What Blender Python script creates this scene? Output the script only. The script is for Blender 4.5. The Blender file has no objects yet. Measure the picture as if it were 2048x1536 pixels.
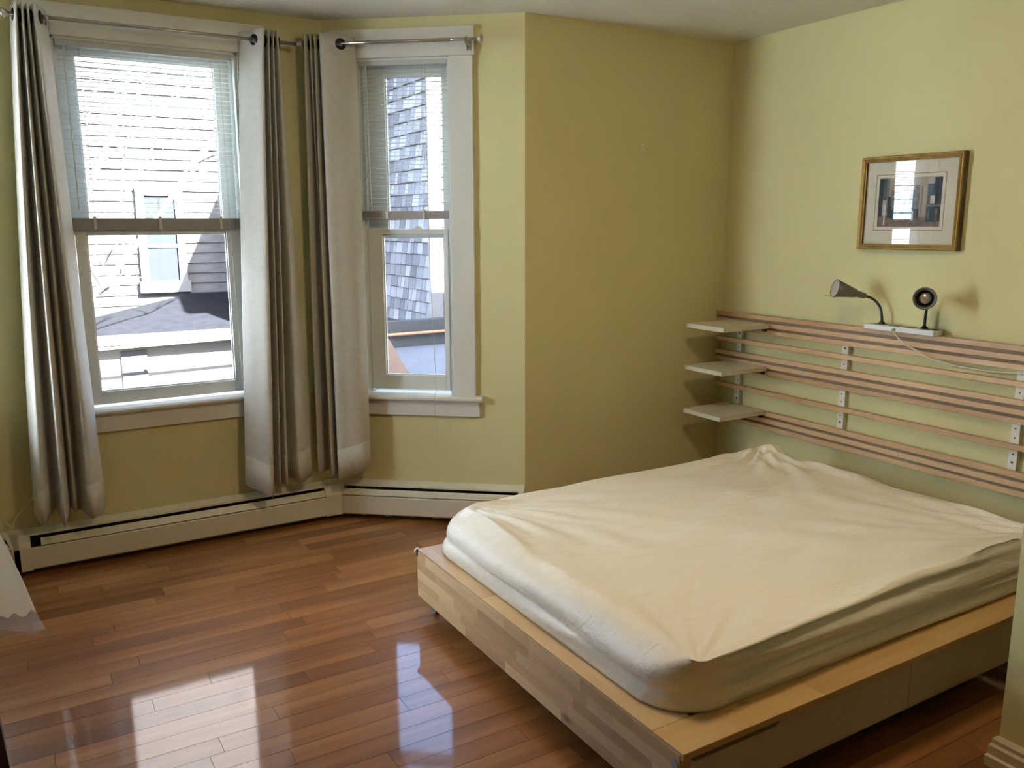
import bpy, bmesh, math, random
from mathutils import Vector, Matrix
random.seed(7)
SC = bpy.context.scene
COL = SC.collection

# ------------------------------------------------------------------ camera
cam_data = bpy.data.cameras.new('camera')
cam = bpy.data.objects.new('camera', cam_data)
COL.objects.link(cam)
YAW, PITCH, ROLL, FPX = math.radians(30.798), math.radians(10.713), math.radians(-0.1745), 1682.76
fw = Vector((math.sin(YAW) * math.cos(PITCH), math.cos(YAW) * math.cos(PITCH), -math.sin(PITCH)))
rt = Vector((math.cos(YAW), -math.sin(YAW), 0))
up = rt.cross(fw)
rt, up = rt * math.cos(ROLL) + up * math.sin(ROLL), up * math.cos(ROLL) - rt * math.sin(ROLL)
cam.matrix_world = Matrix(((rt.x, up.x, -fw.x, 0), (rt.y, up.y, -fw.y, 0), (rt.z, up.z, -fw.z, 1.53), (0, 0, 0, 1)))
cam_data.sensor_fit = 'HORIZONTAL'
cam_data.sensor_width = 36.0
cam_data.lens = 36.0 * FPX / 2048.0
cam_data.clip_start = 0.05
cam_data.clip_end = 300
SC.camera = cam

# ------------------------------------------------------------------ sky, sun, exposure
world = bpy.data.worlds.new('world')
SC.world = world
world.use_nodes = True
wn = world.node_tree
wn.nodes.clear()
sky = wn.nodes.new('ShaderNodeTexSky')
sky.sky_type = 'NISHITA'
sky.sun_disc = False
sky.sun_elevation = math.radians(38)
sky.sun_rotation = math.radians(158)
sky.air_density = 1.0
sky.dust_density = 1.5
sky.ozone_density = 1.0
bg = wn.nodes.new('ShaderNodeBackground')
bg.inputs['Strength'].default_value = 0.8
wo = wn.nodes.new('ShaderNodeOutputWorld')
wn.links.new(sky.outputs[0], bg.inputs[0])
wn.links.new(bg.outputs[0], wo.inputs[0])
sun_data = bpy.data.lights.new('sun', 'SUN')
sun_data.energy = 66.0
sun_data.angle = math.radians(0.6)
sun_data.color = (1.0, 0.97, 0.94)
sun = bpy.data.objects.new('sun', sun_data)
COL.objects.link(sun)
sun.rotation_euler = Vector((-0.30, 0.75, -0.60)).to_track_quat('-Z', 'Y').to_euler()
SC.view_settings.view_transform = 'Standard'
SC.view_settings.look = 'None'
SC.view_settings.gamma = 1.0
SC.view_settings.exposure = 1.75
SC.view_settings.use_curve_mapping = False
SC.cycles.max_bounces = 9
SC.cycles.diffuse_bounces = 5
SC.cycles.glossy_bounces = 4
SC.cycles.transmission_bounces = 6
SC.cycles.transparent_max_bounces = 24
SC.cycles.caustics_reflective = False
SC.cycles.caustics_refractive = False
SC.cycles.sample_clamp_indirect = 6.0
SC.cycles.adaptive_threshold = 0.025

# ------------------------------------------------------------------ materials
MATS = {}


def new_mat(name):
    m = bpy.data.materials.new(name)
    m.use_nodes = True
    nt = m.node_tree
    b = nt.nodes['Principled BSDF']
    return m, nt, b


def mat(name, col, rough=0.5, metal=0.0, var=0.06, scale=8.0, bump=0.0, bscale=60.0, stretch=(1, 1, 1), spec=0.5, coat=0.0, sub=0.0, trans=0.0):
    """plain paint / metal / fabric: colour with soft noise variation and optional bump"""
    if name in MATS:
        return MATS[name]
    m, nt, b = new_mat(name)
    N, L = nt.nodes, nt.links
    tc = N.new('ShaderNodeTexCoord')
    mp = N.new('ShaderNodeMapping')
    mp.inputs['Scale'].default_value = stretch
    L.new(tc.outputs['Object'], mp.inputs[0])
    nz = N.new('ShaderNodeTexNoise')
    nz.inputs['Scale'].default_value = scale
    nz.inputs['Detail'].default_value = 4
    L.new(mp.outputs[0], nz.inputs['Vector'])
    rp = N.new('ShaderNodeValToRGB')
    e = rp.color_ramp.elements
    e[0].position, e[1].position = 0.3, 0.7
    e[0].color = tuple(c * (1 - var) for c in col) + (1,)
    e[1].color = tuple(min(1, c * (1 + var)) for c in col) + (1,)
    L.new(nz.outputs['Fac'], rp.inputs[0])
    L.new(rp.outputs[0], b.inputs['Base Color'])
    b.inputs['Roughness'].default_value = rough
    b.inputs['Metallic'].default_value = metal
    b.inputs['Specular IOR Level'].default_value = spec
    b.inputs['Coat Weight'].default_value = coat
    if sub:
        b.inputs['Subsurface Weight'].default_value = sub
        b.inputs['Subsurface Radius'].default_value = (0.01, 0.01, 0.008)
    if trans:
        b.inputs['Transmission Weight'].default_value = trans
    if bump:
        n2 = N.new('ShaderNodeTexNoise')
        n2.inputs['Scale'].default_value = bscale
        n2.inputs['Detail'].default_value = 3
        L.new(mp.outputs[0], n2.inputs['Vector'])
        bp = N.new('ShaderNodeBump')
        bp.inputs['Strength'].default_value = bump
        bp.inputs['Distance'].default_value = 0.002
        L.new(n2.outputs['Fac'], bp.inputs['Height'])
        L.new(bp.outputs[0], b.inputs['Normal'])
    MATS[name] = m
    return m


def wood(name, dark, mid, light, axis='X', rough=0.4, grain=18.0, rnd=0.5, spec=0.5, coat=0.0, knots=False, coat_rough=0.05, bump=0.08):
    """wood with grain along an axis and a tone that changes from object to object"""
    m, nt, b = new_mat(name)
    N, L = nt.nodes, nt.links
    tc = N.new('ShaderNodeTexCoord')
    oi = N.new('ShaderNodeObjectInfo')
    off = N.new('ShaderNodeVectorMath')
    off.operation = 'SCALE'
    off.inputs[0].default_value = (13.0, 7.0, 5.0)
    L.new(oi.outputs['Random'], off.inputs['Scale'])
    ad = N.new('ShaderNodeVectorMath')
    L.new(tc.outputs['Object'], ad.inputs[0])
    L.new(off.outputs[0], ad.inputs[1])
    mp = N.new('ShaderNodeMapping')
    s = {'X': (0.09, 1, 1), 'Y': (1, 0.09, 1), 'Z': (1, 1, 0.09)}[axis]
    mp.inputs['Scale'].default_value = s
    L.new(ad.outputs[0], mp.inputs[0])
    nz = N.new('ShaderNodeTexNoise')
    nz.inputs['Scale'].default_value = grain
    nz.inputs['Detail'].default_value = 6
    nz.inputs['Distortion'].default_value = 0.6
    L.new(mp.outputs[0], nz.inputs['Vector'])
    n3 = N.new('ShaderNodeTexNoise')
    n3.inputs['Scale'].default_value = grain * 5
    n3.inputs['Detail'].default_value = 3
    L.new(mp.outputs[0], n3.inputs['Vector'])
    mx = N.new('ShaderNodeMath')
    mx.operation = 'MULTIPLY_ADD'
    mx.inputs[1].default_value = 0.35
    L.new(n3.outputs['Fac'], mx.inputs[0])
    L.new(nz.outputs['Fac'], mx.inputs[2])
    # object random shifts the tone
    sh = N.new('ShaderNodeMath')
    sh.operation = 'MULTIPLY_ADD'
    sh.inputs[1].default_value = rnd
    L.new(oi.outputs['Random'], sh.inputs[0])
    L.new(mx.outputs[0], sh.inputs[2])
    rp = N.new('ShaderNodeValToRGB')
    e = rp.color_ramp.elements
    lo, hi = 0.42, 0.92 + rnd * 0.8
    e[0].position, e[1].position = 0.0, 1.0
    e[0].color, e[1].color = dark + (1,), light + (1,)
    k = rp.color_ramp.elements.new(0.5)
    k.color = mid + (1,)
    mr = N.new('ShaderNodeMapRange')
    mr.inputs['From Min'].default_value = lo
    mr.inputs['From Max'].default_value = hi
    L.new(sh.outputs[0], mr.inputs['Value'])
    L.new(mr.outputs[0], rp.inputs[0])
    out = rp.outputs[0]
    if knots:
        vo = N.new('ShaderNodeTexVoronoi')
        vo.inputs['Scale'].default_value = 9.0
        mpk = N.new('ShaderNodeMapping')
        mpk.inputs['Scale'].default_value = {'X': (0.45, 1, 1), 'Y': (1, 0.45, 1), 'Z': (1, 1, 0.45)}[axis]
        L.new(ad.outputs[0], mpk.inputs[0])
        L.new(mpk.outputs[0], vo.inputs['Vector'])
        kr = N.new('ShaderNodeValToRGB')
        kr.color_ramp.elements[0].position = 0.05
        kr.color_ramp.elements[1].position = 0.14
        L.new(vo.outputs['Distance'], kr.inputs[0])
        mk = N.new('ShaderNodeMix')
        mk.data_type = 'RGBA'
        mk.inputs['A'].default_value = tuple(c * 0.35 for c in dark) + (1,)
        L.new(kr.outputs[0], mk.inputs['Factor'])
        L.new(out, mk.inputs['B'])
        out = mk.outputs['Result']
    L.new(out, b.inputs['Base Color'])
    b.inputs['Roughness'].default_value = rough
    b.inputs['Specular IOR Level'].default_value = spec
    b.inputs['Coat Weight'].default_value = coat
    b.inputs['Coat Roughness'].default_value = coat_rough
    if bump:
        bp = N.new('ShaderNodeBump')
        bp.inputs['Strength'].default_value = bump
        bp.inputs['Distance'].default_value = 0.001
        L.new(n3.outputs['Fac'], bp.inputs['Height'])
        L.new(bp.outputs[0], b.inputs['Normal'])
    MATS[name] = m
    return m


def glass_mat(name, tint=(1, 1, 1), fac=1.0):
    m = bpy.data.materials.new(name)
    m.use_nodes = True
    nt = m.node_tree
    nt.nodes.clear()
    N, L = nt.nodes, nt.links
    o = N.new('ShaderNodeOutputMaterial')
    t = N.new('ShaderNodeBsdfTransparent')
    t.inputs[0].default_value = tint + (1,)
    g = N.new('ShaderNodeBsdfGlossy')
    g.inputs['Roughness'].default_value = 0.0
    f = N.new('ShaderNodeFresnel')
    ge = N.new('ShaderNodeNewGeometry')
    ir = N.new('ShaderNodeMath')            # the pane is thin: no total reflection at its far face
    ir.operation = 'MULTIPLY_ADD'
    ir.inputs[1].default_value = 1 / 1.5 - 1.5
    ir.inputs[2].default_value = 1.5
    L.new(ge.outputs['Backfacing'], ir.inputs[0])
    L.new(ir.outputs[0], f.inputs['IOR'])
    k = N.new('ShaderNodeMath')
    k.operation = 'MULTIPLY'
    k.inputs[1].default_value = fac
    L.new(f.outputs[0], k.inputs[0])
    mx = N.new('ShaderNodeMixShader')
    L.new(k.outputs[0], mx.inputs[0])
    L.new(t.outputs[0], mx.inputs[1])
    L.new(g.outputs[0], mx.inputs[2])
    L.new(mx.outputs[0], o.inputs[0])
    MATS[name] = m
    return m


def thin_mat(name, col, see=0.0, transl=0.4, rough=0.7, weave=False):
    """thin cloth or slat: lets some light through, optionally see-through"""
    m = bpy.data.materials.new(name)
    m.use_nodes = True
    nt = m.node_tree
    nt.nodes.clear()
    N, L = nt.nodes, nt.links
    o = N.new('ShaderNodeOutputMaterial')
    tc = N.new('ShaderNodeTexCoord')
    nz = N.new('ShaderNodeTexNoise')
    nz.inputs['Scale'].default_value = 220 if weave else 25
    L.new(tc.outputs['Object'], nz.inputs['Vector'])
    rp = N.new('ShaderNodeValToRGB')
    rp.color_ramp.elements[0].color = tuple(c * 0.9 for c in col) + (1,)
    rp.color_ramp.elements[1].color = tuple(min(1, c * 1.08) for c in col) + (1,)
    L.new(nz.outputs['Fac'], rp.inputs[0])
    d = N.new('ShaderNodeBsdfDiffuse')
    d.inputs['Roughness'].default_value = rough
    L.new(rp.outputs[0], d.inputs[0])
    if weave:
        bp = N.new('ShaderNodeBump')
        bp.inputs['Strength'].default_value = 0.25
        bp.inputs['Distance'].default_value = 0.001
        L.new(nz.outputs['Fac'], bp.inputs['Height'])
        L.new(bp.outputs[0], d.inputs['Normal'])
    t = N.new('ShaderNodeBsdfTranslucent')
    L.new(rp.outputs[0], t.inputs[0])
    mx = N.new('ShaderNodeMixShader')
    mx.inputs[0].default_value = transl
    L.new(d.outputs[0], mx.inputs[1])
    L.new(t.outputs[0], mx.inputs[2])
    last = mx.outputs[0]
    if see:
        tr = N.new('ShaderNodeBsdfTransparent')
        m2 = N.new('ShaderNodeMixShader')
        m2.inputs[0].default_value = see
        L.new(last, m2.inputs[1])
        L.new(tr.outputs[0], m2.inputs[2])
        last = m2.outputs[0]
    L.new(last, o.inputs[0])
    MATS[name] = m
    return m


PAINT = mat('olive_wall_paint', (0.61, 0.565, 0.295), 0.75, var=0.025, scale=2.5, bump=0.12, bscale=180, spec=0.25)
CEIL = mat('ceiling_paint', (0.74, 0.72, 0.62), 0.9, var=0.04, scale=40, bump=0.5, bscale=140, spec=0.1)
TRIM = mat('white_trim_paint', (0.70, 0.69, 0.62), 0.38, var=0.02, scale=6, bump=0.04, bscale=40)
VINYL = mat('white_vinyl', (0.74, 0.76, 0.72), 0.32, var=0.015)
HEAT = mat('cream_enamel', (0.66, 0.62, 0.49), 0.4, var=0.03, scale=5)
DARKIN = mat('dark_interior', (0.02, 0.02, 0.022), 0.8)  # near-black; also puts shade inside heaters and drawers into colour
FIN = mat('aluminium_fins', (0.25, 0.25, 0.25), 0.45, metal=0.8)
STEEL = mat('brushed_nickel', (0.42, 0.38, 0.33), 0.32, metal=0.9, var=0.05)
RING = mat('dark_grommet_metal', (0.03, 0.032, 0.05), 0.25, metal=0.7)
CURT = mat('grey_beige_curtain_cloth', (0.53, 0.50, 0.43), 0.62, var=0.05, scale=30, bump=0.3, bscale=420, spec=0.35)
CURT.node_tree.nodes['Principled BSDF'].inputs['Sheen Weight'].default_value = 0.25
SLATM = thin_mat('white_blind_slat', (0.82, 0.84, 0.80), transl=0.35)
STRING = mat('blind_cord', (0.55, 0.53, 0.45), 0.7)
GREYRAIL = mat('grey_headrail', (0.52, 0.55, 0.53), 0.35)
STACK = mat('shaded_stacked_slat', (0.30, 0.28, 0.26), 0.5)  # white slats greyed in colour for their backlit shade
GLASS = glass_mat('window_glass')
PGLASS = glass_mat('picture_glass', fac=1.1)
OAK = wood('oak_floor_board', (0.115, 0.037, 0.010), (0.225, 0.083, 0.024), (0.38, 0.165, 0.055), 'X', rough=0.42, grain=7, rnd=0.34, coat=0.75, coat_rough=0.06, spec=0.2, bump=0.05)
OAK.node_tree.nodes['Principled BSDF'].inputs['Coat IOR'].default_value = 1.5
BIRCH_Y = wood('birch_along_y', (0.34, 0.205, 0.09), (0.56, 0.38, 0.19), (0.74, 0.55, 0.32), 'Y', rough=0.36, grain=12, rnd=0.9, knots=True)
BIRCH_X = wood('birch_along_x', (0.34, 0.19, 0.07), (0.50, 0.31, 0.13), (0.62, 0.41, 0.19), 'X', rough=0.36, grain=16, rnd=0.6, knots=True)
SLATW = wood('headboard_birch', (0.29, 0.165, 0.068), (0.46, 0.285, 0.135), (0.60, 0.41, 0.22), 'Y', rough=0.42, grain=9, rnd=0.6)
MELA = mat('white_melamine', (0.62, 0.58, 0.45), 0.4, var=0.03)
DRAWER = mat('beige_drawer_front', (0.52, 0.47, 0.38), 0.45, var=0.03)
RAILM = mat('white_steel_rail', (0.72, 0.70, 0.63), 0.4)
BLACK = mat('black_plastic', (0.012, 0.012, 0.016), 0.45)
NECK = mat('dark_flex_metal', (0.022, 0.025, 0.03), 0.35, metal=0.5)
SHADE = mat('grey_green_lamp_enamel', (0.17, 0.165, 0.135), 0.45, metal=0.2)
SHADEIN = mat('pale_lamp_lining', (0.55, 0.52, 0.47), 0.5)
LAMPDARK = mat('dark_lamp_lining', (0.02, 0.022, 0.035), 0.4)
BULB = mat('unlit_bulb_glass', (0.45, 0.38, 0.28), 0.12, metal=0.4)
PLAST = mat('white_plastic', (0.74, 0.77, 0.80), 0.35)
GREYP = mat('grey_plastic', (0.30, 0.31, 0.31), 0.5)
CORDM = mat('cream_cord', (0.60, 0.55, 0.43), 0.55)
GILT = mat('gilt_moulding', (0.40, 0.26, 0.085), 0.3, metal=0.75, var=0.15, scale=30)
GILTD = mat('dark_gilt_edge', (0.10, 0.06, 0.035), 0.45, metal=0.3, var=0.1)
MATB = mat('cream_mat_board', (0.72, 0.68, 0.57), 0.9, var=0.02)
LINEM = mat('mat_ruled_line', (0.36, 0.27, 0.18), 0.9)
DARKWOOD = wood('dark_stained_wood', (0.015, 0.008, 0.006), (0.03, 0.014, 0.010), (0.055, 0.026, 0.016), 'Z', rough=0.35, rnd=0.2)
CLOTH = thin_mat('white_table_cloth', (0.84, 0.83, 0.80), transl=0.3, weave=True)
SHEER = thin_mat('sheer_cloth_border', (0.80, 0.79, 0.76), see=0.80, transl=0.4, weave=True)


# ------------------------------------------------------------------ helpers
def props(o, label=None, cat=None, group=None, kind=None):
    if label:
        o['label'] = label
    if cat:
        o['category'] = cat
    if group:
        o['group'] = group
    if kind:
        o['kind'] = kind
    return o


def thing(name, loc, label, cat, group=None, kind=None):
    o = bpy.data.objects.new(name, None)
    o.empty_display_size = 0.1
    o.location = loc
    COL.objects.link(o)
    return props(o, label, cat, group, kind)


def world_loc(o):
    v = Vector(o.location)
    while o.parent:
        o = o.parent
        v += Vector(o.location)
    return v


class Frame:
    """wall-aligned frame: s along the wall, d into the room, z up"""

    def __init__(self, o, t):
        self.o = Vector((o[0], o[1], 0))
        self.t = Vector((t[0], t[1], 0)).normalized()
        self.n = Vector((self.t.y, -self.t.x, 0))

    def p(self, s, d, z):
        return self.o + self.t * s + self.n * d + Vector((0, 0, z))


ID = Frame((0, 0), (1, 0))


class MB:
    def __init__(self):
        self.v, self.f, self.m = [], [], []

    def add(self, vs, fs, mi=0):
        b = len(self.v)
        self.v += [Vector(p) for p in vs]
        for f in fs:
            self.f.append([b + i for i in f])
            self.m.append(mi)
        return self

    def box(self, a, b, F=None, mi=0):
        x0, x1 = sorted((a[0], b[0]))
        y0, y1 = sorted((a[1], b[1]))
        z0, z1 = sorted((a[2], b[2]))
        P = [(x0, y0, z0), (x1, y0, z0), (x1, y1, z0), (x0, y1, z0), (x0, y0, z1), (x1, y0, z1), (x1, y1, z1), (x0, y1, z1)]
        fs = [(0, 3, 2, 1), (4, 5, 6, 7), (0, 1, 5, 4), (1, 2, 6, 5), (2, 3, 7, 6), (3, 0, 4, 7)]
        if F:
            P = [F.p(*q) for q in P]
            fs = [f[::-1] for f in fs]
        return self.add(P, fs, mi)

    def prism(self, prof, s0, s1, F, mi=0):
        """profile [(d,z)] extruded along s from s0 to s1"""
        n = len(prof)
        P = [F.p(s0, d, z) for d, z in prof] + [F.p(s1, d, z) for d, z in prof]
        fs = [(i, (i + 1) % n, n + (i + 1) % n, n + i) for i in range(n)] + [tuple(range(n))[::-1], tuple(range(n, 2 * n))]
        return self.add(P, fs, mi)

    def poly(self, pts, off, mi=0):
        """planar outline extruded by a vector"""
        n = len(pts)
        off = Vector(off)
        P = [Vector(p) for p in pts] + [Vector(p) + off for p in pts]
        fs = [(i, (i + 1) % n, n + (i + 1) % n, n + i) for i in range(n)] + [tuple(range(n))[::-1], tuple(range(n, 2 * n))]
        return self.add(P, fs, mi)

    def tube(self, path, r, n=8, mi=0, cap=True):
        path = [Vector(p) for p in path]
        rs = r if isinstance(r, (list, tuple)) else [r] * len(path)
        rings = []
        prev = None
        for i, p in enumerate(path):
            a = path[max(i - 1, 0)]
            c = path[min(i + 1, len(path) - 1)]
            t = (c - a).normalized()
            if prev is None:
                u = t.orthogonal().normalized()
            else:
                u = (prev - t * prev.dot(t)).normalized()
            prev = u
            w = t.cross(u)
            rings.append([p + (u * math.cos(2 * math.pi * k / n) + w * math.sin(2 * math.pi * k / n)) * rs[i] for k in range(n)])
        P = [q for rr in rings for q in rr]
        fs = []
        for i in range(len(rings) - 1):
            for k in range(n):
                fs.append((i * n + k, i * n + (k + 1) % n, (i + 1) * n + (k + 1) % n, (i + 1) * n + k))
        if cap:
            fs.append(tuple(range(n))[::-1])
            fs.append(tuple((len(rings) - 1) * n + k for k in range(n)))
        return self.add(P, fs, mi)

    def lathe(self, base, axis, prof, n=24, mi=0, cap0=False, cap1=False):
        """profile [(r, h)] turned round an axis"""
        base, axis = Vector(base), Vector(axis).normalized()
        u = axis.orthogonal().normalized()
        w = axis.cross(u)
        P = []
        for r, h in prof:
            P += [base + axis * h + (u * math.cos(2 * math.pi * k / n) + w * math.sin(2 * math.pi * k / n)) * r for k in range(n)]
        fs = []
        for i in range(len(prof) - 1):
            for k in range(n):
                fs.append((i * n + k, i * n + (k + 1) % n, (i + 1) * n + (k + 1) % n, (i + 1) * n + k))
        if cap0:
            fs.append(tuple(range(n))[::-1])
        if cap1:
            fs.append(tuple((len(prof) - 1) * n + k for k in range(n)))
        return self.add(P, fs, mi)

    def grid(self, rows, mi=0, close=False):
        nr, nc = len(rows), len(rows[0])
        P = [p for r in rows for p in r]
        fs = []
        for i in range(nr - 1):
            for j in range(nc if close else nc - 1):
                fs.append((i * nc + j, i * nc + (j + 1) % nc, (i + 1) * nc + (j + 1) % nc, (i + 1) * nc + j))
        return self.add(P, fs, mi)

    def build(self, name, mats, parent=None, smooth=False, bevel=0.0, bseg=2, solid=0.0, sub=0, angle=40):
        me = bpy.data.meshes.new(name)
        base = world_loc(parent) if parent else Vector((0, 0, 0))
        me.from_pydata([tuple(p - base) for p in self.v], [], self.f)
        bm = bmesh.new()
        bm.from_mesh(me)
        bmesh.ops.recalc_face_normals(bm, faces=bm.faces)
        bm.to_mesh(me)
        bm.free()
        if not isinstance(mats, (list, tuple)):
            mats = [mats]
        for m in mats:
            me.materials.append(m)
        for i, p in enumerate(me.polygons):
            p.material_index = self.m[i] if i < len(self.m) else 0
            p.use_smooth = bool(smooth)
        o = bpy.data.objects.new(name, me)
        COL.objects.link(o)
        if parent:
            o.parent = parent
        if solid:
            md = o.modifiers.new('solid', 'SOLIDIFY')
            md.thickness = solid
            md.offset = 0
        if bevel:
            md = o.modifiers.new('bevel', 'BEVEL')
            md.width = bevel
            md.segments = bseg
            md.limit_method = 'ANGLE'
            md.angle_limit = math.radians(angle)
        if sub:
            md = o.modifiers.new('sub', 'SUBSURF')
            md.levels = md.render_levels = sub
        return o


def part(name, m, parent, a, b, F=None, bevel=0.0, label=None):
    o = MB().box(a, b, F).build(name, m, parent, bevel=bevel)
    if label:
        o['label'] = label
    return o


def single(o, label, cat, group=None, kind=None):
    """a one-mesh thing: put its origin at its base centre"""
    me = o.data
    xs = [v.co.x for v in me.vertices]
    ys = [v.co.y for v in me.vertices]
    zs = [v.co.z for v in me.vertices]
    c = Vector(((min(xs) + max(xs)) / 2, (min(ys) + max(ys)) / 2, min(zs)))
    me.transform(Matrix.Translation(-c))
    o.location = c
    return props(o, label, cat, group, kind)


def catmull(pts, n):
    out = []
    P = [Vector(p) for p in pts]
    for i in range(len(P) - 1):
        p0, p1, p2, p3 = P[max(i - 1, 0)], P[i], P[i + 1], P[min(i + 2, len(P) - 1)]
        for k in range(n):
            t = k / n
            out.append(0.5 * ((2 * p1) + (p2 - p0) * t + (2 * p0 - 5 * p1 + 4 * p2 - p3) * t * t + (3 * p1 - p0 - 3 * p2 + p3) * t ** 3))
    out.append(P[-1])
    return out


# ------------------------------------------------------------------ room shell
CEILZ = 2.508
YA, YC, XD = 4.20, 3.57, 3.55
AB = (1.43, 4.20)
CV = (2.205, 3.57)
LA = (-0.12, 4.20)
LV = (-0.895, 3.57)
XL, YR = -1.75, -2.3
FA = Frame((0, YA), (1, 0))
FB = Frame(AB, (CV[0] - AB[0], CV[1] - AB[1]))
FL = Frame(LV, (LA[0] - LV[0], LA[1] - LV[1]))
LB = math.hypot(CV[0] - AB[0], CV[1] - AB[1])
TH = 0.17


def wall(name, F, s0, s1, openings=(), label='', th=TH, z1=CEILZ + 0.1):
    b = MB()
    if not openings:
        b.box((s0, -th, -0.1), (s1, 0, z1), F)
    else:
        o0, o1, zo0, zo1 = openings[0]
        b.box((s0, -th, -0.1), (o0, 0, z1), F)
        b.box((o1, -th, -0.1), (s1, 0, z1), F)
        b.box((o0, -th, -0.1), (o1, 0, zo0), F)
        b.box((o0, -th, zo1), (o1, 0, z1), F)
    return single(b.build(name, PAINT), label, 'wall', kind='structure')


wall('wall_bay_center', FA, LA[0] - 0.06, AB[0] + 0.06, [(0.25, 1.015, 0.69, 2.32)], 'olive wall of the bay holding the wide window')
wall('wall_bay_right', FB, -0.05, LB, [(0.16, 0.632, 0.655, 2.325)], 'olive angled bay wall holding the narrow window')
wall('wall_bay_left', FL, 0, LB + 0.05, [(0.13, LB - 0.12, 0.655, 2.325)], 'olive angled bay wall at the left edge', th=0.11)
b = MB().box((CV[0], YC, -0.1), (XD + TH, YC + TH, CEILZ + 0.1))
single(b.build('wall_back', PAINT), 'shadowed olive wall between the bay and the headboard', 'wall', kind='structure')
b = MB().box((XL - TH, YC, -0.1), (LV[0], YC + 0.06, CEILZ + 0.1))
single(b.build('wall_back_left', PAINT), 'olive wall left of the bay', 'wall', kind='structure')
b = MB().box((XD, YR - TH, -0.1), (XD + TH, YC, CEILZ + 0.1))
single(b.build('wall_right', PAINT), 'olive wall with the slatted headboard and framed picture', 'wall', kind='structure')
b = MB().box((XL - TH, YR, -0.1), (XL, YC, CEILZ + 0.1))
single(b.build('wall_left', PAINT), 'olive wall on the left side of the room', 'wall', kind='structure')
FR = Frame((XD, YR), (-1, 0))
wall('wall_rear', FR, 0, XD - XL + TH, (), 'olive wall behind the viewer')
b = MB().box((2.305, YR, 0.0), (2.425, 1.155, CEILZ))
single(b.build('wall_partition', PAINT), 'olive end of a partition wall at the right edge', 'wall', kind='structure')
b = MB().box((XL - TH, YR - TH, CEILZ), (XD + TH, 4.40, CEILZ + 0.12))
single(b.build('ceiling', CEIL), 'off-white textured ceiling', 'ceiling', kind='structure')

# floor: slab plus boards running along x
W = 0.083
slab = MB().box((XL - TH, YR - TH, -0.14), (XD + TH, 4.38, -0.022)).build('floor', DARKIN)
single(slab, 'glossy brown oak strip floor', 'floor', kind='structure')


def xrange_at(y):
    if y + W * 0.5 <= YC:
        return XL, XD
    k = min(1.0, (y + W * 0.5 - YC) / (YA - YC))
    return LV[0] + (LA[0] - LV[0]) * k - 0.02, CV[0] + (AB[0] - CV[0]) * k + 0.02


rest = MB()
rng = random.Random(21)
y = 4.19 - W * 52
row = 0
count = 0
YFIRST = 1.0
while y < 4.2:
    x0, x1 = xrange_at(y)
    x = x0 - rng.uniform(0.0, 0.6)
    while x < x1:
        ln = rng.choice((0.45, 0.6, 0.75, 0.9, 1.1, 1.3))
        a, c = max(x, x0), min(x + ln, x1)
        x += ln
        if c - a < 0.03:
            continue
        g = 0.0007
        z = rng.uniform(-0.00012, 0.00012)
        near = y > YFIRST and count < 300 and a < 2.6 and c > -1.0
        if near:
            bo = MB().box((a + g, y + g, -0.02), (c - g, y + W - g, z)).build('plank', OAK, slab)
            count += 1
        else:
            rest.box((a + g, y + g, -0.02), (c - g, y + W - g, z))
    y += W
    row += 1
ro = rest.build('outer_boards', OAK, slab)
ro['kind'] = 'stuff'

# partition baseboard (stepped moulding, mitred at the free end)
prof = [(0, 0), (0.026, 0), (0.026, 0.03), (0.020, 0.036), (0.020, 0.062), (0.014, 0.070), (0.014, 0.082), (0.006, 0.092), (0, 0.092)]
FP = Frame((2.305, 1.155), (0, -1))
FP.n = Vector((-1, 0, 0))
b = MB()
n = len(prof)
P = [FP.p(-d * 0.9, d, z) for d, z in prof] + [FP.p(3.4, d, z) for d, z in prof]
b.add(P, [(i, (i + 1) % n, n + (i + 1) % n, n + i) for i in range(n)] + [tuple(range(n))[::-1], tuple(range(n, 2 * n))])
single(b.build('baseboard_partition', mat('cream_baseboard', (0.60, 0.52, 0.34), 0.4)), 'stepped cream baseboard at the foot of the partition wall', 'baseboard', kind='structure')


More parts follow.
